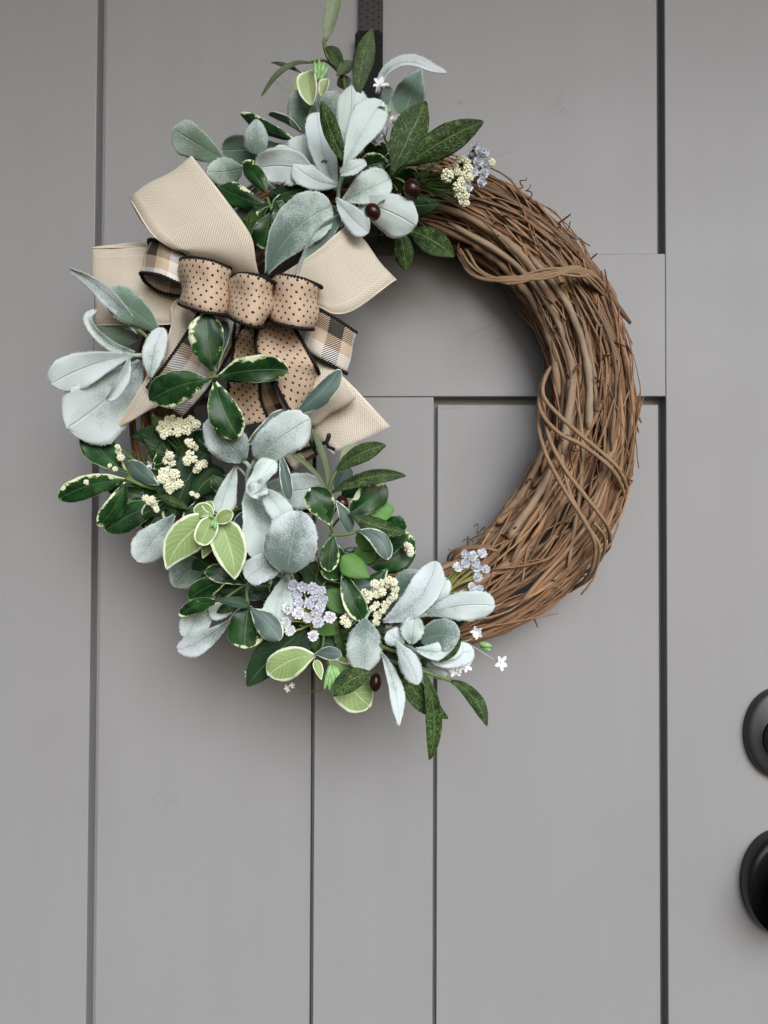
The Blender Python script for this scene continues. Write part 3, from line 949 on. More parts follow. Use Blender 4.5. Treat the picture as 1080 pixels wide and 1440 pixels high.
# small curled tendrils and snapped side shoots
for i in range(52):
    th = random.uniform(-1.25, 1.15); phi = random.uniform(-0.3, 3.2)
    c = ring_pt(th, 1.02, phi)
    dirv = np.array([math.cos(th) * math.cos(phi), -abs(math.sin(phi)) * 0.7 - 0.1, math.sin(th) * math.cos(phi)]) + rng.normal(0, 0.5, 3)
    dirv /= np.linalg.norm(dirv)
    if i % 3 == 0:
        e1 = np.cross(dirv, [0.3, 0.8, 0.2]); e1 /= np.linalg.norm(e1); e2 = np.cross(dirv, e1)
        rr, turns = random.uniform(0.002, 0.0045), random.uniform(0.8, 2.2)
        tt = np.linspace(0, 1, 22)
        path = np.array([c + dirv * 0.013 * t + rr * (e1 * (math.cos(turns * 6.28 * t) - 1) + e2 * math.sin(turns * 6.28 * t)) for t in tt])
        tube_obj('tendril', path, np.linspace(0.0007, 0.0004, 22), MAT['vine'], ring, 5, (0.1, 0, 0, 1))
    else:
        ln = random.uniform(0.007, 0.02)
        bend = rng.normal(0, 0.35, 3)
        tt = np.linspace(0, 1, 7)
        path = np.array([c - dirv * 0.003 + (dirv * t + bend * t * t * 0.5) * ln for t in tt])
        tube_obj('side_shoot', path, np.linspace(0.0012, 0.0008, 7), MAT['vine'], ring, 5, (random.random() * 0.7, 0, 0, 1))

# ---- the bow
bow = empty('bow', wreath)
bow['label'] = 'layered bow of cream burlap, dotted tan and checked ribbon'
def ribbon(name, rows, mat, cord=False, sub=7, across=8, wrinkle=0.0013, label=None):
    """rows: (Lx, Ly, Ld, Rx, Ry, Rd) pixel edges with depths in mm."""
    Lp = catmull([tuple(P(r[0], r[1], r[2] / 1000.0)) for r in rows], sub)
    Rp = catmull([tuple(P(r[3], r[4], r[5] / 1000.0)) for r in rows], sub)
    n, m = len(Lp), across
    mid = (Lp + Rp) / 2
    s = np.concatenate([[0], np.cumsum(np.linalg.norm(np.diff(mid, axis=0), axis=1))])
    wd = float(np.max(np.linalg.norm(Rp - Lp, axis=1)))
    tan = np.gradient(mid, axis=0)
    ph = [random.uniform(0, 6.28) for _ in range(3)]
    V, U, E, F, MI = [], [], [], [], []
    for i in range(n):
        nn = np.cross(tan[i], Rp[i] - Lp[i]); nn /= np.linalg.norm(nn) + 1e-9
        for j in range(m + 1):
            q = j / m
            wv = wrinkle * (0.6 * math.sin(75 * s[i] + 5 * q + ph[0]) + 0.8 * math.sin(7 * q + 38 * s[i] + ph[1]) + 0.5 * math.sin(150 * s[i] - 6 * q + ph[2]) * math.sin(40 * s[i] + ph[1])) * (0.35 + 0.65 * math.sin(pi * q))
            V.append(Lp[i] * (1 - q) + Rp[i] * q + nn * wv)
            U.append((s[i], q * wd)); E.append(min(q, 1 - q) * wd)
    for i in range(n - 1):
        for j in range(m):
            a = i * (m + 1) + j
            F.append((a, a + 1, a + m + 2, a + m + 1)); MI.append(0)
    # shell thickness
    base = len(V)
    Vn = np.array(V)
    grid = Vn.reshape(n, m + 1, 3)
    gn = np.cross(np.gradient(grid, axis=0), np.gradient(grid, axis=1))
    gn /= np.linalg.norm(gn, axis=2)[:, :, None] + 1e-12
    off = (grid - gn * 0.0005).reshape(-1, 3)
    V += list(off); U += U[:base]; E += E[:base]
    nf = len(F)
    for f in F[:nf]:
        F.append(tuple(base + k for k in reversed(f))); MI.append(0)
    rimv = [j for j in range(m + 1)] + [i * (m + 1) + m for i in range(1, n)] + [(n - 1) * (m + 1) + j for j in range(m - 1, -1, -1)] + [i * (m + 1) for i in range(n - 2, 0, -1)]
    for k in range(len(rimv)):
        a, b = rimv[k], rimv[(k + 1) % len(rimv)]
        F.append((b, a, base + a, base + b)); MI.append(0)
    # edge cord: whipped black thread, or a thin pale wired hem
    for e in (Lp, Rp):
        ed = np.linalg.norm(np.diff(e, axis=0), axis=1)
        ss = np.concatenate([[0], np.cumsum(ed)])
        cnt = max(12, int(ss[-1] / (0.0014 if cord else 0.004)))
        st = np.linspace(0, ss[-1], cnt)
        pth = np.stack([np.interp(st, ss, e[:, k]) for k in range(3)], axis=1)
        rad = (0.0015 if cord else 0.00055) * (1 + (0.22 * np.where(np.arange(cnt) % 2, 1, -1) if cord else 0.05 * rng.standard_normal(cnt)))
        tv, tf, tu = tube(pth, rad, 6)
        b0 = len(V)
        V += list(tv); U += [(0.0, 0.0)] * len(tv); E += [0.0] * len(tv)
        for f in tf:
            F.append(tuple(b0 + k for k in f)); MI.append(1 if cord else 0)
    o = link(name, to_mesh(name, V, F, U, E, MI), bow, [MAT[mat]] + ([MAT['cord']] if cord else []))
    if label: o['label'] = label
    return o

ribbon('ribbon_loop', [(310, 392, 112, 366, 398, 112), (262, 357, 136, 359, 368, 132), (240, 348, 142, 352, 332, 140), (213, 328, 142, 322, 288, 140), (186, 285, 128, 275, 227, 126),
       (184, 283, 117, 273, 226, 115), (205, 318, 104, 305, 272, 104), (255, 360, 100, 345, 335, 100), (315, 395, 100, 362, 390, 100)], 'burlap', label='large cream burlap loop')
ribbon('ribbon_loop', [(300, 375, 98, 300, 442, 98), (250, 360, 100, 262, 452, 102), (205, 349, 104, 235, 456, 105), (165, 348, 104, 185, 457, 105), (134, 349, 98, 139, 457, 98),
       (133, 348, 90, 138, 458, 90), (160, 345, 82, 180, 460, 82), (210, 343, 79, 235, 455, 80), (300, 370, 84, 300, 440, 84)], 'burlap', label='cream burlap loop pointing sideways')
ribbon('ribbon_loop', [(390, 390, 112, 400, 430, 112), (425, 368, 122, 444, 430, 122), (450, 350, 124, 470, 441, 126), (468, 334, 122, 500, 434, 124), (487, 318, 112, 552, 396, 110),
       (488, 318, 101, 552, 399, 99), (470, 332, 92, 520, 420, 92), (430, 365, 92, 460, 436, 92), (390, 390, 96, 400, 430, 96)], 'burlap', label='cream burlap loop towards the bare vines')
ribbon('ribbon_tail', [(430, 470, 98, 392, 540, 98), (458, 505, 95, 408, 580, 95), (500, 548, 97, 440, 612, 97), (548, 600, 101, 470, 638, 100)], 'burlap', label='cut end of cream burlap ribbon')
ribbon('ribbon_loop', [(425, 480, 112, 385, 540, 112), (450, 503, 120, 398, 572, 120), (478, 526, 123, 418, 594, 123), (498, 555, 115, 438, 600, 115), (497, 555, 107, 437, 600, 107), (475, 525, 102, 415, 585, 102), (440, 495, 100, 395, 560, 100)], 'burlap', label='short cream burlap loop')
ribbon('ribbon_tail', [(275, 400, 104, 320, 420, 104), (243, 428, 110, 300, 440, 110), (242, 455, 113, 292, 470, 111), (228, 495, 114, 280, 512, 112), (198, 545, 112, 255, 548, 110), (161, 606, 106, 216, 574, 106)], 'burlap', label='cream burlap tail hanging beside the checked ribbon')
ribbon('ribbon_tail', [(300, 412, 112, 345, 440, 112), (282, 436, 117, 338, 466, 116), (262, 470, 121, 320, 502, 119), (236, 508, 121, 293, 547, 118), (206, 546, 117, 258, 588, 114)], 'plaid', True, label='checked ribbon tail with black edges')
ribbon('ribbon_loop', [(275, 365, 122, 272, 405, 122), (255, 354, 132, 250, 398, 134), (232, 342, 136, 224, 387, 140), (213, 337, 124, 200, 384, 128), (209, 340, 118, 199, 387, 120), (215, 350, 112, 206, 398, 114), (240, 365, 110, 227, 411, 112), (275, 372, 110, 262, 418, 112)], 'plaid', True, label='small checked loop showing its hollow inside')
ribbon('ribbon_loop', [(420, 425, 112, 410, 478, 112), (445, 434, 122, 432, 494, 122), (472, 448, 128, 458, 509, 128), (497, 465, 117, 484, 523, 119), (499, 467, 108, 485, 524, 110), (480, 456, 101, 468, 514, 103), (440, 436, 100, 430, 492, 100), (415, 425, 102, 405, 475, 102)], 'plaid', True, label='checked loop with a white cross stripe')
ribbon('ribbon_tail', [(385, 500, 104, 345, 530, 104), (402, 552, 108, 352, 565, 108), (425, 600, 106, 385, 622, 106), (446, 640, 100, 412, 662, 100)], 'plaid', True, label='checked tail behind the velvety leaves')
ribbon('ribbon_tail', [(332, 440, 110, 372, 452, 112), (329, 470, 117, 361, 478, 119), (327, 500, 120, 366, 512, 121), (321, 545, 121, 366, 558, 120), (318, 602, 118, 378, 592, 116)], 'dots', True, label='dotted tan tail with black edge')
ribbon('ribbon_loop', [(372, 445, 118, 402, 446, 118), (360, 466, 130, 412, 458, 130), (362, 498, 141, 432, 492, 140), (378, 522, 144, 444, 514, 140), (410, 584, 130, 448, 524, 126), (409, 586, 122, 447, 527, 118), (385, 540, 110, 435, 505, 108), (368, 480, 106, 410, 470, 106)], 'dots', True, wrinkle=0.0018, label='wide dotted loop hanging below the knot')
ribbon('ribbon_loop', [(262, 366, 118, 258, 430, 118), (254, 366, 134, 252, 427, 134), (268, 362, 156, 264, 432, 156), (298, 367, 164, 294, 440, 164), (321, 376, 148, 318, 443, 148), (322, 377, 132, 318, 441, 132), (305, 371, 116, 300, 439, 116), (275, 366, 112, 270, 433, 112)], 'dots', True, wrinkle=0.0020, label='dotted loop next to the cream side loop')
ribbon('ribbon_loop', [(388, 392, 118, 380, 450, 118), (380, 390, 134, 377, 448, 134), (395, 387, 156, 390, 455, 156), (425, 392, 163, 417, 461, 163), (449, 402, 146, 438, 463, 146), (450, 404, 132, 438, 462, 132), (430, 396, 116, 420, 458, 116), (400, 390, 112, 392, 453, 112)], 'dots', True, wrinkle=0.0020, label='dotted loop next to the checked loop')
ribbon('ribbon_loop', [(335, 392, 128, 328, 446, 128), (326, 390, 144, 319, 443, 144), (340, 385, 166, 332, 451, 166), (366, 388, 172, 354, 459, 172), (385, 397, 156, 369, 460, 156), (385, 398, 140, 369, 458, 140), (365, 393, 124, 355, 455, 124), (345, 392, 122, 338, 449, 122)], 'dots', True, wrinkle=0.0020, label='middle dotted loop over the knot')
stem(bow, [(400, 640, 100), (440, 628, 108), (458, 622, 112), (463, 614, 116), (462, 612, 118), (460, 626, 116), (470, 632, 110)], 2.6, 'black_tie', 1.0, name='tie_wire')

# ---- leaf sprigs
def sprig(name, label):
    o = empty(name, wreath); o['label'] = label; return o

# top, velvety
s = sprig('velvety_leaf_sprig', 'pale velvety leaves at the top of the wreath')
for a in [
    (  (318, 228), (243, 181), 45, 82, dict(tone=GR, dt=88, cup=-0.1, roll=0.1)),
    (  (404, 206), (312, 212), 40, 76, dict(tone=(0.95, 0.35, 0), roll=0.1, dt=80)),
    (  (360, 217), (360, 168), 32, 104, dict(tone=(0.5, 0.2, 0), shape='oval', roll=0.1)),
    (  (342, 236), (291, 241), 34, 100, dict(tone=(0.45, 0.25, 0), shape='oval', curve=-0.05)),
    (  (442, 248), (360, 238), 46, 108, dict(tone=PL, shape='oval', curve=0.10, roll=0.1)),
    (  (478, 260), (413, 231), 30, 120, dict(tone=W_, curve=-0.10, roll=-0.2)),
    (  (428, 240), (426, 190), 46, 92, dict(tone=W_, shape='oval')),
    (  (412, 240), (388, 206), 26, 96, dict(tone=PL, shape='oval')),
    (  (436, 190), (417, 127), 42, 92, dict(tone=(0.7, 0.25, 0), shape='oval')),
    (  (446, 180), (474, 128), 34, 84, dict(tone=(0.6, 0.1, 0), shape='oval')),
    (  (478, 222), (494, 120), 42, 118, dict(tone=W_, roll=0.15, cup=-0.15, curve=0.05)),
    (  (474, 268), (446, 158), 42, 110, dict(tone=(0.08, 0, 0), curve=-0.06, roll=-0.1)),
    (  (484, 235), (538, 143), 42, 136, dict(tone=(-0.7, 0, 0), cup=0.12, roll=0.1, curve=-0.03)),
    (  (478, 245), (515, 229), 17, 136, dict(tone=W_, roll=0.4, shape='strip')),
    (  (480, 284), (549, 252), 42, 122, dict(tone=(0.25, 0, 0), roll=0.2, cup=0.1)),
    (  (484, 282), (585, 318), 50, 112, dict(tone=(-0.35, 0.06, 0), curve=-0.06, cup=-0.15, roll=-0.1)),
    (  (473, 278), (518, 327), 32, 126, dict(tone=W_, curve=0.05, roll=-0.1)),
    (  (375, 386), (466, 290), 60, 124, dict(tone=(0.62, 0, 0), curve=-0.10, cup=0.15, roll=0.05, dt=118)),
    (  (478, 305), (418, 390), 24, 118, dict(tone=(0.6, 0, 0), curve=0.07, roll=0.5, shape='strip')),
    (  (382, 288), (334, 322), 38, 84, dict(tone=(0.95, 0.3, 0), shape='oval')),
    (  (566, 168), (592, 97), 42, 92, dict(tone=(0.85, 0.35, 0), shape='hoya', cup=0.0, roll=0.0)),
    (  (534, 160), (548, 122), 16, 96, dict(tone=(0.9, 0.1, 0))),
]:
    leaf(s, 'lamb', *a[:4], **a[4])
leaf(s, 'lamb', (531, 132), (628, 103), 13, 104, dt=118, via=[(541, 104, 108), (562, 89, 112), (585, 89, 114), (606, 97, 116)], tone=(0.1, 0, 0), roll=0.75, shape='strip', cup=0.3)
stem(s, [(487, 231, 132), (480, 252, 126), (476, 272, 118), (480, 305, 105), (500, 340, 80)], 3.4, 'stem_grey')
stem(s, [(360, 214, 100), (364, 235, 98), (378, 262, 86), (400, 290, 70)], 2.0, 'stem_grey')
stem(s, [(441, 247, 108), (462, 252, 116), (478, 262, 120)], 2.4, 'stem_grey')
stem(s, [(316, 228, 82), (345, 240, 80), (380, 260, 74), (410, 290, 66)], 2.0, 'stem_grey')

# top, variegated dark green
s = sprig('variegated_leaf_sprig', 'glossy dark leaves with cream edges above the bow')
for a in [
    ('vari', (415, 197), (338, 160), 18, 86, dict(dt=80, curve=-0.04, roll=0.4)),
    ('slate', (423, 184), (378, 162), 10, 92, dict(roll=0.9, curve=0.08)),
    ('vari', (374, 272), (341, 229), 26, 108, dict(curve=0.06, roll=0.3)),
    ('vari', (372, 287), (301, 258), 32, 100, dict(curve=-0.05, roll=-0.1)),
    ('plain', (380, 280), (462, 266), 40, 98, dict(curve=-0.07, tone=(0, 0, 0), shape='vari')),
    ('vari', (381, 300), (369, 350), 40, 126, dict(roll=0.1, cup=-0.1)),
    ('vari', (386, 294), (398, 328), 20, 128, dict(roll=0.4)),
    ('vari', (404, 320), (394, 364), 24, 116, dict(roll=-0.3)),
    ('vari', (546, 226), (508, 236), 32, 112, dict()),
    ('vari', (548, 214), (512, 205), 34, 100, dict()),
]:
    leaf(s, *a[:5], **a[5])
stem(s, [(376, 278, 108), (384, 300, 108), (400, 322, 104), (415, 350, 84)], 2.2)
stem(s, [(413, 197, 86), (445, 215, 84), (470, 250, 76)], 2.2)

# top, cream margined buds
s = sprig('pale_margined_sprig', 'small pale green leaves with a cluster of green buds by the hook')
leaf(s, 'hoya', (414, 168), (421, 106), 22, 88, shape='oval', tone=(0.4, 0, 0), roll=0.5)
leaf(s, 'hoya', (438, 148), (431, 101), 29, 112, shape='oval', tone=(0.4, 0, 0), cup=0.35)
leaf(s, 'hoya', (452, 136), (459, 111), 13, 114, shape='oval', tone=(0.4, 0, 0), cup=0.4, roll=0.5)
stem(s, [(440, 132, 108), (437, 150, 106), (434, 188, 98), (445, 225, 84)], 2.3, 'stem_green')
def bud(parent, base, tip, w, d, mat='bud'):
    path = pxs([(base[0], base[1], d), ((base[0] + tip[0]) / 2, (base[1] + tip[1]) / 2, d + 2), (tip[0], tip[1], d + 3)], 5)
    n = len(path); t = np.linspace(0, 1, n)
    r = w / 2 * PX(d / 1000.0) * np.clip(np.sin(pi * (0.12 + 0.86 * t)) ** 0.7, 0.12, 1)
    return tube_obj('bud', path, r, MAT[mat], parent, 8)
for bx, by, tx, ty in [(446, 112, 442, 86), (448, 112, 449, 83), (450, 112, 456, 87), (450, 114, 462, 94), (448, 116, 447, 101), (449, 117, 455, 104), (446, 110, 441, 93)]:
    bud(s, (bx, by), (tx, ty), 8, 112)

# top, net-veined dark leaves round the hook
s = sprig('net_veined_leaf_sprig', 'narrow dark net-veined leaves round the hook at the top')
for a in [
    ((487, 232), (452, 142), 25, 134, dict(curve=-0.04, roll=0.2)),
    ((551, 243), (599, 143), 46, 124, dict(roll=0.1, tone=(0, 0.04, 0))),
    ((571, 232), (680, 171), 42, 128, dict(curve=-0.03, roll=-0.1, tone=(0, 0.03, 0))),
    ((504, 138), (524, 40), 29, 112, dict(curve=-0.06, roll=0.1, tone=(0, 0.12, 0))),
    ((482, 101), (458, 67), 20, 92, dict(curve=0.10, roll=0.3, tone=(0, 0.2, 0))),
    ((474, 107), (498, 88), 17, 96, dict(curve=-0.1, tone=(0, 0.2, 0))),
    ((561, 322), (571, 381), 30, 74, dict(curve=-0.03)),
    ((572, 322), (639, 361), 33, 72, dict(curve=-0.05)),
    ((426, 104), (381, 88), 6, 80, dict(curve=0.06, tone=(0, 0.3, 0))),
    ((480, 103), (486, 126), 20, 86, dict(tone=(0, 0.8, 0))),
]:
    leaf(s, 'willow', *a[:4], **a[4])
leaf(s, 'willow', (438, 88), (367, 136), 7, 84, via=[(414, 89, 86), (388, 106, 86)], tone=(0, 0.35, 0), shape='strip')
leaf(s, 'willow', (458, 58), (481, -30), 22, 92, dt=100, tone=(0, 0.95, 0), roll=0.3, cup=0.3, shape='oval')
stem(s, [(459, 50, 92), (456, 62, 92), (462, 82, 90), (478, 102, 90), (486, 125, 88), (490, 190, 84), (495, 240, 76)], 2.6, 'stem_green', 1.2)
stem(s, [(438, 87, 82), (458, 86, 84), (478, 104, 86)], 2.0, 'stem_green')
stem(s, [(504, 136, 112), (500, 180, 104), (500, 240, 84)], 2.2)
stem(s, [(551, 242, 120), (540, 262, 104), (520, 280, 80)], 2.4)
stem(s, [(572, 231, 126), (556, 246, 114), (535, 268, 90)], 2.4)
stem(s, [(566, 325, 74), (545, 300, 72), (520, 280, 66)], 2.0)

# left, velvety spray beside the bow
s = sprig('velvety_leaf_sprig', 'pale velvety leaves reaching out past the bow over the door groove')
leaf(s, 'lamb', (196, 468), (99, 379), 20, 118, dt=128, curve=0.07, roll=0.6, shape='strip', tone=(0.3, 0, 0), cup=0.2)
leaf(s, 'lamb', (224, 468), (146, 413), 46, 120, dt=126, curve=0.05, tone=(0.75, 0.45, 0), cup=-0.12, roll=0.1)
leaf(s, 'lamb', (194, 474), (134, 460), 25, 104, tone=(0.85, 0.4, 0), shape='strip', curve=-0.08)
leaf(s, 'lamb', (190, 497), (136, 436), 14, 112, via=[(160, 488, 112), (137, 470, 114), (124, 447, 118)], tone=(0.15, 0, 0), shape='strip', roll=0.6)
leaf(s, 'lamb', (198, 508), (94, 602), 92, 112, dt=118, curve=-0.05, tone=(0.22, 0, 0), cup=-0.1, roll=0.05)
leaf(s, 'lamb', (186, 500), (72, 540), 46, 126, dt=132, curve=0.05, tone=(0.0, 0.08, 0), cup=0.12, roll=0.1)
leaf(s, 'lamb', (182, 500), (150, 562), 16, 134, curve=-0.08, tone=(-0.05, 0.05, 0), roll=0.5, cup=0.3)
leaf(s, 'lamb', (212, 532), (229, 461), 30, 128, curve=-0.06, tone=(0.15, 0, 0), roll=0.3, shape='vari')
stem(s, [(182, 500, 126), (205, 498, 124), (222, 482, 118), (245, 470, 104), (270, 460, 90)], 3.0, 'stem_grey', 1.2)
stem(s, [(190, 463, 118), (200, 468, 119), (212, 478, 118), (225, 482, 114)], 2.8, 'stem_green', 1.1)
stem(s, [(212, 532, 126), (208, 512, 124), (212, 495, 120)], 2.4, 'stem_grey')

# centre, variegated rosette on the bow
s = sprig('variegated_leaf_sprig', 'dark cream-edged leaf rosette in front of the bow tails')
for a in [
    ('slate', (306, 522), (318, 452), 26, 136, dict(dt=134, bulge=0.02, curve=-0.10, roll=0.4, shape='vari')),
    ('vari', (298, 522), (291, 441), 50, 154, dict(dt=158, curve=-0.02, roll=0.05, cup=-0.08)),
    ('vari', (306, 528), (362, 506), 32, 148, dict(curve=0.06)),
    ('vari', (308, 530), (406, 521), 37, 156, dict(curve=-0.05, cup=0.1, roll=-0.1)),
    ('vari', (293, 534), (211, 563), 50, 156, dict(curve=0.06, cup=-0.12, roll=0.1)),
    ('vari', (302, 536), (335, 616), 46, 152, dict(curve=0.04, cup=0.05, roll=-0.1)),
    ('slate', (345, 626), (402, 576), 22, 128, dict(curve=0.05, roll=0.4)),
    ('slate', (411, 584), (478, 519), 26, 146, dict(curve=0.05, roll=0.4)),
    ('plain', (411, 586), (470, 546), 16, 136, dict(tone=(0, 0, 0), roll=0.2)),
]:
    leaf(s, *a[:5], **a[5])
stem(s, [(300, 528, 154), (303, 533, 148), (310, 555, 130), (330, 600, 105), (350, 650, 90)], 3.4)
stem(s, [(293, 532, 154), (300, 530, 155), (309, 529, 155)], 3.2)
stem(s, [(411, 584, 142), (395, 600, 125), (375, 630, 100)], 2.0)
stem(s, [(345, 626, 126), (343, 640, 118), (352, 660, 100)], 2.0)

# lower left, variegated spray
s = sprig('variegated_leaf_sprig', 'dark cream-edged leaves reaching over the side groove below the bow')
for a in [
    ('vari', (178, 664), (121, 606), 42, 102, dict(curve=-0.05, cup=0.1)),
    ('vari', (178, 675), (82, 702), 34, 104, dict(curve=0.07, cup=-0.05)),
    ('vari', (176, 678), (138, 740), 28, 110, dict(curve=-0.08, roll=0.25)),
    ('vari', (226, 708), (148, 746), 38, 98, dict(curve=0.05)),
    ('vari', (224, 686), (162, 696), 28, 92, dict(tone=(0, 0, 0))),
    ('slate', (224, 682), (181, 648), 22, 108, dict(curve=-0.06, roll=0.3)),
    ('plain', (240, 612), (186, 614), 28, 92, dict(tone=(0, 0, 0.5))),
    ('plain', (292, 634), (243, 732), 56, 100, dict(tone=(0, 0, 0.4), curve=0.06)),
    ('plain', (312, 664), (272, 704), 34, 106, dict(tone=(0, 0, 0), curve=0.12)),
    ('plain', (300, 655), (312, 700), 24, 96, dict(tone=(0, 0, 0))),
    ('vari', (215, 700), (150, 685), 24, 88, dict()),
    ('plain', (255, 640), (215, 660), 26, 84, dict(tone=(0, 0, 0.2))),
]:
    leaf(s, *a[:5], **a[5])
leaf(s, 'lamb', (245, 724), (193, 789), 44, 108, tone=(0.35, 0, 0), roll=0.1, cup=-0.1)
stem(s, [(176, 672, 104), (200, 682, 102), (230, 690, 96), (275, 705, 82)], 3.0, 'stem_green', 1.2)
stem(s, [(178, 664, 102), (188, 676, 102), (205, 683, 100)], 2.4)
stem(s, [(243, 722, 106), (236, 705, 104), (226, 690, 100)], 1.6, 'stem_grey')

# centre, pale margined
s = sprig('pale_margined_sprig', 'bright green leaves with pale edges in the middle of the foliage')
leaf(s, 'hoya', (300, 730), (234, 801), 50, 136, curve=0.12, cup=-0.05, roll=0.05)
leaf(s, 'hoya', (308, 732), (330, 815), 50, 138, curve=-0.06, cup=0.1, roll=-0.05)
leaf(s, 'hoya', (302, 740), (285, 785), 24, 124, curve=0.0)
leaf(s, 'hoya', (300, 726), (281, 766), 30, 146, cup=0.15, roll=0.05, shape='oval')
leaf(s, 'hoya', (300, 724), (274, 722), 20, 144, curve=0.2, shape='oval', cup=0.2)
leaf(s, 'hoya', (299, 722), (290, 706), 16, 142, shape='oval', cup=0.3)
leaf(s, 'hoya', (305, 736), (328, 722), 19, 146, curve=-0.1, shape='oval', cup=0.25)
for b, t in [((301, 731), (296, 742)), ((303, 731), (302, 745)), ((300, 728), (294, 724))]:
    bud(s, b, t, 6, 148)
stem(s, [(301, 730, 142), (312, 726, 136), (330, 718, 118), (350, 712, 95)], 2.4)

# centre, velvety cluster
s = sprig('velvety_leaf_sprig', 'broad grey velvety leaves in the thick of the foliage')
for a in [
    ((342, 648), (287, 595), 48, 138, dict(tone=(0.36, 0, 0), shape='round', cup=-0.1, curve=0.04)),
    ((360, 646), (436, 589), 54, 140, dict(tone=(0.26, 0, 0), shape='round', cup=-0.08, curve=-0.03)),
    ((331, 655), (308, 722), 27, 128, dict(tone=(0.12, 0, 0), roll=0.35)),
    ((348, 696), (386, 648), 25, 150, dict(tone=(0.0, 0.05, 0), cup=0.6, shape='oval', ruffle=0.25)),
    ((352, 694), (376, 688), 24, 150, dict(tone=(0.0, 0.05, 0), cup=0.5, shape='oval', ruffle=0.3)),
    ((350, 684), (366, 790), 60, 126, dict(tone=(0.10, 0, 0), shape='oval', curve=-0.08)),
    ((370, 688), (407, 732), 31, 148, dict(tone=(0.05, 0.1, 0), shape='oval')),
    ((404, 806), (423, 719), 68, 156, dict(tone=(0.50, -0.1, 0), shape='round', cup=-0.08, roll=0.0, curve=-0.02)),
    ((396, 786), (346, 814), 38, 148, dict(tone=(0.30, 0, 0), shape='round', curve=0.05)),
    ((405, 808), (384, 888), 44, 124, dict(tone=(0.12, 0, 0), curve=0.03)),
    ((366, 690), (456, 682), 46, 110, dict(tone=(0.22, 0, 0), shape='oval', curve=0.05)),
    ((284, 786), (244, 824), 40, 96, dict(tone=(0.72, 0.1, 0), shape='oval')),
    ((298, 806), (260, 898), 36, 94, dict(tone=(0.45, 0, 0), curve=-0.06)),
    ((323, 872), (250, 915), 27, 108, dict(tone=(0.35, 0, 0), curve=-0.06, roll=0.3)),
    ((335, 845), (294, 862), 26, 104, dict(tone=(0.3, 0, 0), shape='oval')),
    ((340, 790), (300, 850), 40, 90, dict(tone=(0.8, 0.1, 0))),
]:
    leaf(s, 'lamb', *a[:4], **a[4])
stem(s, [(341, 647, 134), (350, 656, 132), (347, 672, 124), (350, 690, 116), (370, 730, 95)], 3.4, 'stem_grey')
stem(s, [(360, 645, 136), (354, 654, 132), (348, 668, 125)], 3.0, 'stem_grey')
stem(s, [(331, 655, 126), (340, 662, 126), (347, 672, 122)], 2.4, 'stem_grey')
stem(s, [(405, 806, 150), (402, 812, 142), (390, 808, 125), (375, 800, 105)], 3.4, 'stem_grey')
stem(s, [(322, 873, 108), (340, 850, 106), (352, 820, 100)], 2.4, 'stem_grey')
leaf(s, 'slate', (397, 646), (407, 702), 17, 138, roll=0.2, shape='strip')

# bottom left, variegated
s = sprig('variegated_leaf_sprig', 'dark cream-edged leaves at the lower edge under the velvety cluster')
for a in [
    ('vari', (322, 816), (266, 843), 28, 118, dict(curve=0.08)),
    ('vari', (310, 846), (252, 866), 20, 120, dict(curve=0.10, roll=0.2)),
    ('vari', (346, 822), (288, 804), 24, 116, dict(curve=0.06)),
    ('plain', (352, 852), (302, 844), 14, 128, dict(tone=(0, 0, 0.8), curve=0.03)),
    ('vari', (350, 852), (344, 912), 50, 124, dict(shape='oval', curve=0.02)),
    ('slate', (352, 856), (394, 900), 34, 134, dict(curve=-0.05)),
    ('vari', (352, 826), (380, 822), 10, 124, dict()),
    ('plain', (330, 800), (300, 780), 26, 92, dict(tone=(0, 0, 0))),
    ('plain', (325, 860), (290, 835), 26, 88, dict(tone=(0, 0, 0))),
]:
    leaf(s, *a[:5], **a[5])
stem(s, [(350, 856, 126), (347, 835, 122), (350, 815, 112), (365, 790, 92)], 2.8)
stem(s, [(310, 846, 120), (330, 832, 118), (348, 820, 112)], 2.2)

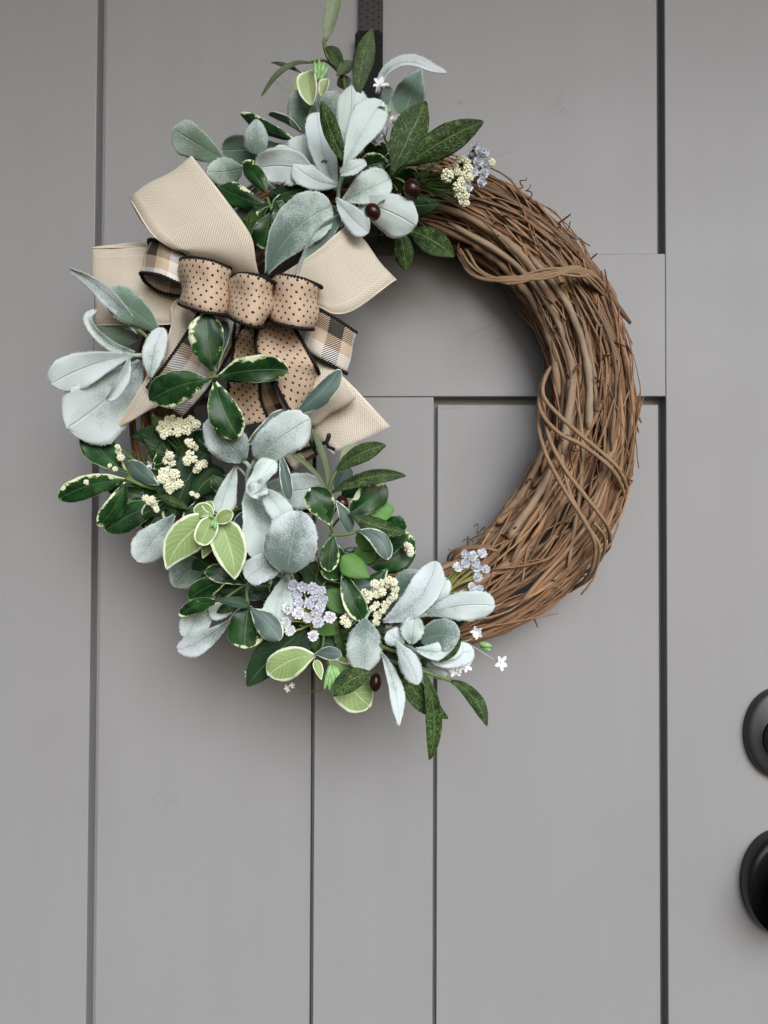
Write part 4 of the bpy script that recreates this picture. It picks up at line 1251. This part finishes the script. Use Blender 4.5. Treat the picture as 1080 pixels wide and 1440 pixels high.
# right of centre, variegated + veined
s = sprig('variegated_leaf_sprig', 'dark cream-edged leaves facing the open middle of the ring')
for a in [
    ('vari', (465, 738), (436, 686), 38, 138, dict(curve=0.03, cup=-0.08)),
    ('vari', (487, 724), (541, 680), 42, 124, dict(curve=0.05, cup=0.1)),
    ('plain', (510, 730), (553, 714), 26, 116, dict(tone=(0, 0.95, 0), shape='oval')),
    ('slate', (503, 746), (546, 787), 26, 136, dict(curve=-0.20, roll=0.2)),
    ('plain', (516, 752), (548, 788), 14, 130, dict(tone=(0, 0.2, 0), curve=-0.2)),
    ('vari', (470, 752), (463, 804), 26, 134, dict(curve=0.05)),
    ('vari', (474, 766), (456, 812), 44, 126, dict(curve=-0.10)),
    ('vari', (515, 790), (576, 750), 56, 104, dict(curve=0.15, shape='oval')),
    ('vari', (540, 745), (571, 736), 30, 110, dict(shape='oval')),
    ('plain', (481, 782), (520, 812), 34, 130, dict(tone=(0, 0.85, 0), shape='hoya')),
    ('plain', (500, 760), (540, 752), 36, 112, dict(tone=(0, 0.8, 0))),
    ('plain', (505, 790), (525, 760), 30, 108, dict(tone=(0, 0.7, 0))),
    ('vari', (482, 802), (513, 874), 28, 124, dict(curve=0.05)),
    ('slate', (472, 704), (494, 748), 18, 136, dict(curve=-0.05, roll=0.3)),
    ('plain', (460, 830), (488, 864), 32, 116, dict(tone=(0, 0.5, 0))),
    ('plain', (505, 838), (540, 808), 24, 104, dict(tone=(0, 0.6, 0))),
    ('slate', (470, 690), (492, 655), 26, 104, dict()),
    ('plain', (400, 672), (438, 705), 34, 104, dict(tone=(0, 0.1, 0.4), curve=-0.1)),
    ('plain', (455, 700), (425, 720), 26, 98, dict(tone=(0, 0, 0))),
]:
    leaf(s, *a[:5], **a[5])
stem(s, [(465, 738, 136), (468, 752, 130), (470, 770, 122), (455, 800, 100)], 2.6)
stem(s, [(463, 752, 130), (485, 752, 132), (505, 747, 132)], 3.0)
stem(s, [(452, 780, 118), (445, 812, 114), (442, 835, 100)], 1.8)

s = sprig('net_veined_leaf_sprig', 'narrow dark net-veined leaves reaching into the open middle of the ring')
for a in [
    ((472, 664), (543, 626), 27, 130, dict(curve=-0.08, tone=(0, 0.05, 0))),
    ((466, 693), (571, 669), 22, 132, dict(curve=-0.09, tone=(0, 0.03, 0))),
    ((492, 722), (570, 748), 25, 136, dict(curve=0.06)),
    ((459, 688), (399, 632), 7, 132, dict(curve=0.08, shape='strip', tone=(0, 0.4, 0))),
    ((461, 690), (436, 602), 10, 128, dict(curve=0.08, shape='strip', tone=(0, 0.4, 0))),
    ((478, 650), (505, 625), 22, 112, dict(tone=(0, 0.9, 0))),
    ((500, 880), (482, 902), 20, 116, dict()),
    ((396, 700), (430, 712), 34, 100, dict()),
    ((296, 650), (306, 690), 20, 92, dict()),
]:
    leaf(s, 'willow', *a[:4], **a[4])
stem(s, [(476, 655, 130), (464, 682, 130), (460, 700, 124), (462, 730, 104)], 2.6)
stem(s, [(492, 722, 134), (478, 728, 124), (465, 745, 104)], 2.0)

# bottom, pale margined
s = sprig('pale_margined_sprig', 'pale green cream-edged leaves with hanging green buds at the bottom')
leaf(s, 'hoya', (444, 922), (377, 950), 46, 126, curve=0.10, shape='vari', cup=-0.1)
leaf(s, 'hoya', (462, 922), (521, 994), 54, 112, curve=0.05, shape='vari')
leaf(s, 'hoya', (470, 915), (512, 930), 30, 108)
leaf(s, 'slate', (443, 920), (480, 922), 19, 132, curve=-0.08)
leaf(s, 'hoya', (444, 928), (452, 956), 12, 130, cup=0.3, roll=0.4)
leaf(s, 'plain', (472, 868), (440, 890), 34, 104, tone=(0, 0.6, 0))
leaf(s, 'plain', (432, 884), (348, 965), 44, 108, tone=(0, 0, 0.15), curve=0.05, shape='willow')
leaf(s, 'plain', (434, 888), (400, 934), 32, 104, tone=(0, 0, 0.6))
leaf(s, 'plain', (488, 916), (443, 898), 26, 108, tone=(0, 0, 0.5))
leaf(s, 'plain', (450, 890), (410, 905), 30, 92, tone=(0, 0, 0.2))
leaf(s, 'plain', (500, 890), (475, 930), 32, 94, tone=(0, 0, 0.1))
for b, t in [((464, 936), (456, 970)), ((465, 936), (463, 972)), ((467, 936), (470, 968)), ((469, 936), (477, 962)), ((470, 936), (479, 956)), ((466, 936), (466, 958)), ((468, 936), (473, 954)), ((465, 934), (459, 958))]:
    bud(s, b, t, 8, 128)
stem(s, [(444, 920, 130), (452, 914, 122), (455, 895, 108), (452, 870, 92)], 2.6)
stem(s, [(464, 940, 126), (458, 925, 124), (452, 912, 116)], 2.6)
stem(s, [(452, 971, 98), (440, 972, 96), (424, 976, 94)], 0.9)

# bottom right, velvety
s = sprig('velvety_leaf_sprig', 'mint velvety leaves lying over the bottom of the bare vine ring')
for a in [
    ((543, 866), (596, 806), 42, 116, dict(tone=DK, curve=-0.06)),
    ((606, 852), (627, 812), 26, 112, dict(tone=(0.15, 0.1, 0), shape='oval')),
    ((597, 865), (696, 852), 42, 116, dict(tone=(0.05, 0.05, 0), curve=-0.06, cup=-0.1)),
    ((538, 874), (613, 789), 44, 134, dict(tone=(0.16, 0, 0), curve=0.14, cup=0.1, roll=0.1, shape='vari')),
    ((578, 906), (583, 867), 29, 142, dict(tone=(0.2, 0.1, 0), shape='oval')),
    ((568, 905), (545, 888), 24, 138, dict(tone=(0.1, 0.1, 0), shape='oval', ruffle=0.15)),
    ((592, 902), (646, 896), 40, 126, dict(tone=(0.72, 0, 0), shape='oval', curve=-0.1)),
    ((584, 912), (648, 904), 30, 136, dict(tone=(0.08, 0.05, 0), curve=0.12)),
    ((606, 930), (666, 914), 32, 128, dict(tone=(0.0, 0, 0), shape='oval')),
    ((600, 934), (664, 928), 26, 120, dict(tone=(0.2, 0, 0))),
    ((556, 902), (588, 962), 27, 146, dict(tone=(0.10, 0.1, 0), curve=-0.05)),
    ((513, 870), (512, 946), 45, 136, dict(tone=(0.35, 0, 0), shape='oval', cup=-0.12)),
    ((537, 918), (561, 1021), 20, 132, dict(tone=(0.15, 0, 0), curve=-0.06, roll=0.5, shape='willow')),
    ((596, 928), (627, 952), 22, 108, dict(tone=(0.3, 0, 0))),
    ((560, 905), (590, 925), 12, 124, dict(tone=(0.5, 0, 0))),
]:
    leaf(s, 'lamb', *a[:4], **a[4])
stem(s, [(532, 906, 128), (550, 914, 132), (575, 920, 132), (600, 926, 126)], 3.0, 'stem_green', 0.7)
stem(s, [(600, 864, 116), (585, 868, 118), (565, 878, 118), (540, 890, 112)], 3.2, 'stem_grey')
stem(s, [(513, 872, 132), (520, 860, 122), (530, 850, 105)], 2.6, 'stem_grey')
stem(s, [(537, 920, 130), (528, 908, 124), (515, 895, 108)], 2.6, 'stem_grey')
leaf(s, 'willow', (618, 930), (648, 896), 7, 138, curve=0.15, shape='strip')

# bottom right, veined
s = sprig('net_veined_leaf_sprig', 'narrow dark net-veined leaves hanging from the bottom of the wreath')
for a in [
    ((557, 932), (630, 1010), 30, 116, dict(curve=0.08)),
    ((595, 943), (604, 1069), 24, 124, dict(curve=-0.09, roll=0.1)),
    ((522, 945), (467, 979), 31, 132, dict(curve=0.08)),
    ((520, 900), (486, 920), 24, 112, dict()),
]:
    leaf(s, 'willow', *a[:4], **a[4])
leaf(s, 'willow', (628, 955), (685, 1021), 20, 122, via=[(650, 966, 124), (672, 990, 120)], roll=0.1)
stem(s, [(634, 957, 122), (610, 949, 124), (585, 940, 124), (548, 929, 122), (520, 915, 104)], 2.7, 'stem_green', 1.2)
stem(s, [(594, 946, 124), (585, 938, 122)], 2.2)

# low dark leaves that lie on the ring under the others
s = sprig('dark_leaf_sprig', 'low dark green leaves showing in the gaps of the foliage')
for i in range(84):
    th = random.uniform(2.55, 4.95) if i < 66 else random.uniform(1.45, 2.3)
    rr = 306 + random.uniform(-38, 42)
    bx, by = 533 + rr * math.cos(th), 568 - rr * math.sin(th)
    an = th + random.choice((-1, 1)) * random.uniform(0.9, 2.2)
    ln = random.uniform(44, 66)
    tx, ty = bx + ln * math.cos(an), by - ln * math.sin(an)
    if th > 2.4 and min(by, ty) < 614: continue
    kk = random.choice(('plain', 'plain', 'vari', 'willow', 'slate'))
    leaf(s, kk, (bx, by), (tx, ty), random.uniform(24, 36) if kk != 'willow' else 22, random.uniform(84, 96), dt=random.uniform(86, 106), tone=(0, 0, random.choice((0, 0, 0.3))))

s = sprig('variegated_leaf_sprig', 'small dark cream-edged leaves filling in between the larger ones')
for i in range(64):
    th = random.uniform(2.75, 4.85) if i < 54 else random.uniform(1.5, 2.2)
    rr = 306 + random.uniform(-46, 34)
    bx, by = 533 + rr * math.cos(th), 568 - rr * math.sin(th)
    an = random.uniform(0, 2 * pi)
    ln = random.uniform(36, 54)
    if th > 2.4 and min(by, by - ln * math.sin(an)) < 614: continue
    kk = random.choice(('vari', 'vari', 'vari', 'plain', 'willow', 'slate'))
    dd = random.uniform(96, 108)
    leaf(s, kk, (bx, by), (bx + ln * math.cos(an), by - ln * math.sin(an)), ln * (0.5 if kk != 'willow' else 0.32), dd, dt=dd + random.uniform(-6, 14), curve=random.uniform(-0.1, 0.1),
         tone=(0, random.choice((0, 0, 0.25)) if kk == 'plain' else 0, 0))

s = sprig('dark_leaf_sprig', 'dark leaves tucked close under the bow and the flower clusters')
for kk, b_, t_, w_, d_ in [
        ('plain', (240, 640), (196, 606), 26, 98), ('willow', (250, 630), (214, 582), 20, 98), ('plain', (262, 640), (246, 590), 28, 96), ('vari', (300, 640), (270, 606), 26, 100),
        ('plain', (300, 612), (322, 652), 30, 102), ('vari', (330, 700), (300, 668), 26, 104), ('plain', (215, 680), (190, 716), 26, 92), ('vari', (236, 716), (200, 742), 26, 92),
        ('plain', (345, 780), (318, 830), 30, 104), ('vari', (372, 872), (400, 918), 28, 104), ('plain', (400, 880), (372, 912), 30, 98), ('willow', (470, 880), (500, 930), 24, 106),
        ('plain', (500, 842), (470, 800), 30, 104), ('vari', (520, 740), (556, 768), 30, 108), ('vari', (480, 700), (510, 676), 28, 108), ('plain', (430, 790), (460, 836), 32, 106),
        ('vari', (545, 800), (512, 838), 26, 106), ('plain', (580, 900), (545, 936), 28, 108), ('willow', (560, 888), (604, 940), 22, 110), ('vari', (420, 742), (440, 790), 28, 110)]:
    leaf(s, kk, b_, t_, w_, d_, tone=(0, 0, 0))

# ---- fine needles and wiry stems under the flowers
def needles(parent, cx, cy, tips, d, r=1.1, mat='grass'):
    for x, y in tips:
        mx, my = (cx + x) / 2 + random.uniform(-6, 6), (cy + y) / 2 + random.uniform(-6, 6)
        stem(parent, [(cx + random.uniform(-4, 4), cy + random.uniform(-4, 4), d - 16), (mx, my, d - 4 + random.uniform(-4, 6)), (x, y, d + random.uniform(-6, 8))], r, mat, 0.55, name='needle')
s = sprig('needle_sprig', 'fine green needles beside the berries at the top')
needles(s, 560, 262, [(622, 226), (640, 232), (628, 250), (636, 270), (620, 282), (634, 284), (610, 238), (598, 256), (642, 246), (616, 262), (606, 290), (630, 218), (600, 244), (646, 258), (624, 274), (612, 208), (600, 215)], 92, 1.3)
needles(s, 585, 262, [(612, 246), (618, 256), (622, 268), (610, 276), (604, 284), (630, 262), (634, 278), (590, 284), (600, 234)], 98, 1.1)
needles(s, 540, 215, [(560, 185), (552, 190), (546, 178), (534, 176), (560, 200), (545, 160), (536, 145)], 96, 1.1)
s = sprig('needle_sprig', 'wiry green stems among the cream flowers below the bow')
needles(s, 275, 650, [(225, 640), (215, 655), (232, 622), (210, 645), (250, 615), (262, 612), (280, 618), (296, 640), (246, 660), (200, 660), (190, 650), (212, 630), (240, 606), (270, 600), (290, 608), (225, 605), (205, 620), (186, 662), (260, 676), (285, 690)], 98, 1.2)
needles(s, 205, 650, [(176, 628), (160, 650), (170, 640), (150, 656), (146, 662), (182, 634), (222, 590), (215, 580)], 94, 0.7)
s = sprig('needle_sprig', 'fine green needles behind the leaves near the vine ring')
needles(s, 470, 830, [(475, 795), (484, 800), (492, 812), (466, 805), (458, 812), (500, 825), (490, 840), (505, 845), (478, 850)], 104, 1.2)
needles(s, 480, 780, [(500, 768), (508, 772), (515, 765), (520, 780), (496, 778), (505, 790)], 108, 1.2)
needles(s, 430, 930, [(452, 900), (448, 925), (425, 905), (440, 940)], 98, 1.0)

# ---- flowers
def floret_mesh(seed):
    """Tight knot of little cup petals, about 1 unit radius, facing -Y."""
    r_ = random.Random(seed)
    V, F = [], []
    spots = [(0, 0)] + [(0.58, k * 2 * pi / 6 + r_.uniform(-0.2, 0.2)) for k in range(6)] + [(0.95, k * 2 * pi / 9 + 0.3 + r_.uniform(-0.2, 0.2)) for k in range(9)]
    for q, a in spots:
        cx, cz = q * math.cos(a), q * math.sin(a)
        cy = -0.75 * math.sqrt(max(0.0, 1.25 - q * q)) + r_.uniform(-0.12, 0.12)
        n = Vector((cx * 0.8, cy, cz * 0.8)).normalized()
        rot = Vector((0, -1, 0)).rotation_difference(n)
        rr = r_.uniform(0.24, 0.34)
        b = len(V)
        V.append(Vector((cx, cy, cz)) + rot @ Vector((0, 0.04, 0)))
        for rad, hh in ((1.0, -0.16), (0.75, 0.30)):
            for k in range(6):
                w = 1.0 + (0.28 if k % 2 else -0.12)
                an = k * pi / 3
                V.append(Vector((cx, cy, cz)) + rot @ Vector((rr * rad * w * math.cos(an), hh, rr * rad * w * math.sin(an))))
        for k in range(6):
            k2 = (k + 1) % 6
            F.append((b, b + 1 + k2, b + 1 + k))
            F.append((b + 1 + k, b + 1 + k2, b + 7 + k2, b + 7 + k))
    return to_mesh('floret', V, F, smooth=False)
def rosette_mesh(seed):
    """Small many-petalled pompon, about 1 unit radius, facing -Y."""
    r_ = random.Random(seed)
    V, F, U = [], [], []
    for ring_i, (cnt, tilt, ln) in enumerate(((10, -0.1, 0.95), (10, 0.30, 1.0), (8, 0.70, 0.92), (6, 1.05, 0.80), (4, 1.35, 0.66))):
        for k in range(cnt):
            a = 2 * pi * k / cnt + ring_i * 0.4 + r_.uniform(-0.12, 0.12)
            tl = tilt + r_.uniform(-0.12, 0.12)
            dr = Vector((math.cos(a) * math.cos(tl), -math.sin(tl), math.sin(a) * math.cos(tl)))
            sd = Vector((-math.sin(a), 0, math.cos(a)))
            nn = dr.cross(sd)
            l = ln * r_.uniform(0.85, 1.1)
            b = len(V)
            for q, w, z in ((0.15, 0.10, 0), (0.62, 0.22, 0.06), (0.88, 0.18, 0.0), (1.0, 0.06, -0.10)):
                for sx in (-1, 0, 1):
                    V.append(dr * l * q + sd * w * sx - nn * (z + (0.07 if sx == 0 else 0)))
                    U.append((0.5, q))
            for i in range(3):
                for j in range(2):
                    p = b + i * 3 + j
                    F.append((p, p + 1, p + 4, p + 3))
    return to_mesh('floret', V, F, U, smooth=False)
def star_mesh(seed, petals=5):
    r_ = random.Random(seed)
    V, F = [], []
    for k in range(petals):
        a = 2 * pi * k / petals + r_.uniform(-0.15, 0.15)
        dr = Vector((math.cos(a), -0.25 + r_.uniform(-0.2, 0.2), math.sin(a)))
        sd = Vector((-math.sin(a), 0, math.cos(a)))
        b = len(V)
        for q, w, z in ((0.05, 0.10, 0), (0.45, 0.30, -0.05), (0.8, 0.24, -0.12), (1.02, 0.06, -0.02)):
            for sx in (-1, 0, 1):
                V.append(dr * q + sd * w * sx + Vector((0, z + (0.09 if sx == 0 else 0), 0)))
        for i in range(3):
            for j in range(2):
                p = b + i * 3 + j
                F.append((p, p + 1, p + 4, p + 3))
    b = len(V)
    for (x, y, z) in ((0.12, -0.12, 0), (-0.06, -0.12, 0.1), (-0.06, -0.12, -0.1), (0, -0.3, 0)):
        V.append(Vector((x, y, z)))
    F += [(b, b + 1, b + 3), (b + 1, b + 2, b + 3), (b + 2, b, b + 3)]
    return to_mesh('flower', V, F, smooth=False)
FLOR = [floret_mesh(i) for i in range(5)]
ROSE = [rosette_mesh(i) for i in range(5)]
STAR = [star_mesh(i) for i in range(3)]
for m_ in FLOR: m_.materials.append(MAT['cream'])
for m_ in ROSE: m_.materials.append(MAT['blue'])
for m_ in STAR: m_.materials.append(MAT['white'])
def put(parent, mesh, name, px, py, d, r_px, tilt=0.35, col=None, aim=None):
    o = bpy.data.objects.new(name, mesh); COL.objects.link(o); o.parent = parent
    o.location = P(px, py, d / 1000.0)
    s_ = r_px * PX(d / 1000.0)
    o.scale = (s_, s_, s_)
    n = Vector((random.uniform(-tilt, tilt), -1, random.uniform(-tilt, tilt)))
    if aim: n += Vector((aim[0], 0, aim[1]))
    o.rotation_euler = (Vector((0, -1, 0)).rotation_difference(n.normalized()).to_matrix() @ Matrix.Rotation(random.uniform(0, 6.28), 3, 'Y')).to_euler()
    if col is not None: o.color = col
    return o
def cream(name_label, pts, d, r=6.0, root=None):
    c = sprig('cream_flower_cluster', name_label)
    for i, p in enumerate(pts):
        rr = p[2] if len(p) > 2 else r
        put(c, random.choice(FLOR), 'floret', p[0], p[1], d + random.uniform(-5, 5), rr * random.uniform(0.68, 1.0), 0.6)
        if root:
            stem(c, [(p[0], p[1], d - 4), ((p[0] * 1.3 + root[0] * 0.7) / 2 + random.uniform(-4, 4), (p[1] * 1.3 + root[1] * 0.7) / 2, d - 12), (root[0], root[1], d - 28)], 0.9, 'grass', 0.9)
    return c
cream('cream flower cluster among the needles at the top of the ring', [(628, 247, 8.5), (641, 233), (648, 226), (656, 229), (643, 242), (658, 238), (652, 246), (660, 250), (648, 256), (656, 258), (642, 263), (651, 267), (645, 274), (655, 276), (650, 285), (656, 286, 5), (632, 237, 5), (630, 181, 7), (636, 186, 5), (625, 184, 4.5), (691, 229, 5.5)], 108, 6.2, (590, 262))
cream('cream flower cluster under the burlap tail', [(226, 603), (234, 597), (240, 605), (232, 611), (246, 598), (252, 592), (244, 588), (256, 601), (263, 594), (270, 600), (268, 590), (276, 597), (262, 605), (236, 589, 5), (249, 608), (228, 595, 5), (270, 624), (276, 629, 5), (264, 621, 5)], 118, 6.6, (270, 650))
cream('cream flower cluster above the bright green leaves', [(239, 640), (236, 648), (242, 651), (268, 640), (274, 646), (264, 648), (281, 655), (288, 652), (277, 661), (230, 664), (238, 662), (246, 667), (234, 672), (242, 676), (237, 684), (246, 685), (252, 680, 7), (228, 673), (240, 690, 5)], 120, 6.4, (275, 668))
cream('sparse cream flower buds over the dark edge leaves', [(205, 700, 5.5), (210, 706, 5), (217, 710, 6), (221, 716, 5), (214, 703, 5), (270, 694, 4.5), (277, 697, 4.5), (168, 634, 5), (170, 643, 5), (166, 628, 4), (155, 655, 4), (162, 660, 4), (122, 678, 4)], 112, 5.2, (250, 690))
cream('curled cream flower cluster beside the hanging velvety leaf', [(507, 841), (512, 834), (519, 838), (525, 832), (516, 845, 5), (527, 821), (534, 826), (530, 836, 5), (538, 833), (546, 815), (553, 819), (556, 828), (553, 838), (545, 823, 5), (549, 845), (542, 850), (538, 858), (530, 850), (524, 856), (531, 866), (529, 875), (490, 862), (484, 872), (489, 878, 5), (493, 870, 5), (536, 819, 5)], 122, 6.0, (525, 862))
cream('single cream flower at the inner edge of the foliage', [(575, 771, 6.5), (577, 777, 5), (573, 766, 4.5)], 112, 6.0, (545, 765))

def blues(label, pts, d, r, root, mat='stem_yellow'):
    c = sprig('blue_flower_cluster', label)
    for p in pts:
        k = p[2]
        dd = d + random.uniform(-4, 4)
        put(c, random.choice(ROSE), 'floret', p[0], p[1], dd, r * random.uniform(0.9, 1.12), 0.45, (k, 0, 0, 1))
        if root:
            stem(c, [(p[0], p[1], dd - 1), ((p[0] + root[0]) / 2 + random.uniform(-3, 3), (p[1] + root[1]) / 2 + random.uniform(-4, 4), d - 8), (root[0] + random.uniform(-4, 4), root[1] + random.uniform(-14, 14), d - 18)], 1.5, mat, 0.9)
    return c
blues('round cluster of pale blue flowers at the bottom', [(413, 823, 0.05), (426, 825, 0.1), (439, 827, 0.1), (452, 831, 0.05), (418, 835, 0.15), (421, 848, 0.3), (435, 848, 0.15), (451, 853, 0.75), (455, 843, 0.1), (406, 855, 0.75), (420, 862, 0.8), (433, 868, 0.95), (448, 875, 0.45), (464, 868, 0.8), (403, 874, 0.55), (408, 886, 0.75), (440, 894, 0.6), (445, 838, 0.2), (446, 862, 0.5)], 130, 8.8, (440, 878))
blues('blue flower cluster at the lower end of the bare vines', [(655, 779, 0.2), (664, 782, 0.3), (678, 778, 0.6), (654, 792, 0.1), (644, 798, 0.95), (671, 797, 0.1), (683, 800, 0.25), (672, 812, 0.1), (664, 825, 0.5), (674, 828, 0.35), (652, 836, 0.15), (652, 846, 0.3), (668, 790, 0.3)], 112, 7.4, (615, 838))
blues('blue flower cluster at the upper end of the bare vines', [(669, 205, 0.35), (664, 219, 0.1), (672, 228, 0.05), (681, 217, 0.15), (667, 242, 0.7), (680, 244, 0.2), (677, 256, 0.15), (674, 213, 0.2), (658, 264, 0.3), (684, 232, 0.3)], 108, 7.6, (640, 245), 'grass')
blues('white and blue flowers near the hook', [(555, 170, 0.85), (560, 178, 0.6), (592, 206, 0.6), (587, 210, 0.3), (532, 190, 0.95), (536, 181, 0.95), (530, 199, 0.9), (559, 168, 0.7)], 112, 7.4, (545, 215), 'grass')

s = sprig('white_flower_sprig', 'small white star flowers by the hook')
for x, y, r in [(535, 119, 12), (511, 147, 10), (537, 150, 9)]:
    put(s, random.choice(STAR), 'flower', x, y, 130, r, 0.3, aim=(0, 0.7))
    stem(s, [(x, y, 129), (x + 1, y + 12, 126), (528, 200, 104)], 1.3, 'grass')
bud(s, (545, 162), (547, 150), 10, 118)
s = sprig('white_flower_sprig', 'small white star flowers hanging past the bottom of the bare vines')
for x, y, r, d in [(670, 887, 9, 116), (704, 932, 11, 112), (641, 943, 10, 120), (655, 936, 10, 118), (594, 992, 6, 104), (648, 939, 8, 121), (672, 893, 7, 116)]:
    put(s, random.choice(STAR), 'flower', x, y, d, r, 0.6)
stem(s, [(703, 931, 111), (692, 926, 110), (664, 909, 112), (640, 900, 110)], 1.0, 'stem_grey')
stem(s, [(670, 890, 114), (660, 900, 112), (640, 905, 106)], 0.9, 'stem_grey')
stem(s, [(648, 942, 118), (632, 938, 116), (615, 930, 112)], 1.2, 'stem_green')
stem(s, [(594, 990, 103), (590, 968, 106), (585, 942, 112)], 1.0, 'stem_green')
bud(s, (674, 905), (692, 909), 9, 112); bud(s, (676, 908), (690, 915), 8, 110)
s = sprig('white_flower_sprig', 'small white flowers behind the pale leaf at the bottom')
for x, y, r in [(358, 931, 7), (351, 946, 8), (356, 942, 6), (405, 968, 6), (412, 964, 5), (214, 654, 8)]:
    put(s, random.choice(STAR), 'flower', x, y, 100, r, 0.6)
stem(s, [(354, 942, 98), (375, 930, 98), (420, 900, 92)], 1.0, 'grass')
stem(s, [(407, 967, 98), (420, 945, 98), (435, 920, 94)], 1.0, 'grass')
stem(s, [(214, 654, 98), (235, 662, 96), (262, 672, 90)], 0.9, 'grass')

# ---- berries
def berry(parent, px, py, d, rx, ry, ang, to):
    V, F = [], []
    seg, rg = 20, 12
    s_ = PX(d / 1000.0)
    c = np.array(P(px, py, d / 1000.0))
    ca, sa = math.cos(ang), math.sin(ang)
    for i in range(rg + 1):
        th = pi * i / rg
        for k in range(seg):
            a = 2 * pi * k / seg
            x, y, z = rx * math.sin(th) * math.cos(a), rx * math.sin(th) * math.sin(a), ry * math.cos(th) * (1.0 + (0.10 if i == 0 else 0))
            V.append(c + s_ * np.array([x * ca - z * sa, y, x * sa + z * ca]))
    for i in range(rg):
        for k in range(seg):
            k2 = (k + 1) % seg
            F.append((i * seg + k, i * seg + k2, (i + 1) * seg + k2, (i + 1) * seg + k))
    o = link('berry', to_mesh('berry', V, F), parent, [MAT['berry']])
    stem(parent, [(px, py, d), ((px + to[0]) / 2, (py + to[1]) / 2 - 4, d - 4), (to[0], to[1], d - 14)], 1.6, 'stem_green')
    return o
s = sprig('berry_sprig', 'shiny dark brown berries at the top')
berry(s, 579, 266, 124, 13, 14, 0.2, (548, 248))
berry(s, 563, 278, 112, 10.5, 11, 0.0, (548, 255))
berry(s, 524, 298, 132, 11.5, 12.5, 0.6, (545, 280))
s = sprig('berry_sprig', 'dark brown berries half hidden among the lower leaves')
berry(s, 481, 708, 126, 9.5, 11, 0.3, (468, 725))
berry(s, 528, 960, 118, 8.5, 13, -0.1, (515, 940))

# the wreath's own origin sits at its lowest point on the door; the parts keep their places
base = P(533, 900, 0.0)
for ch in wreath.children:
    ch.matrix_parent_inverse = Matrix.Translation(-base)
wreath.location = base
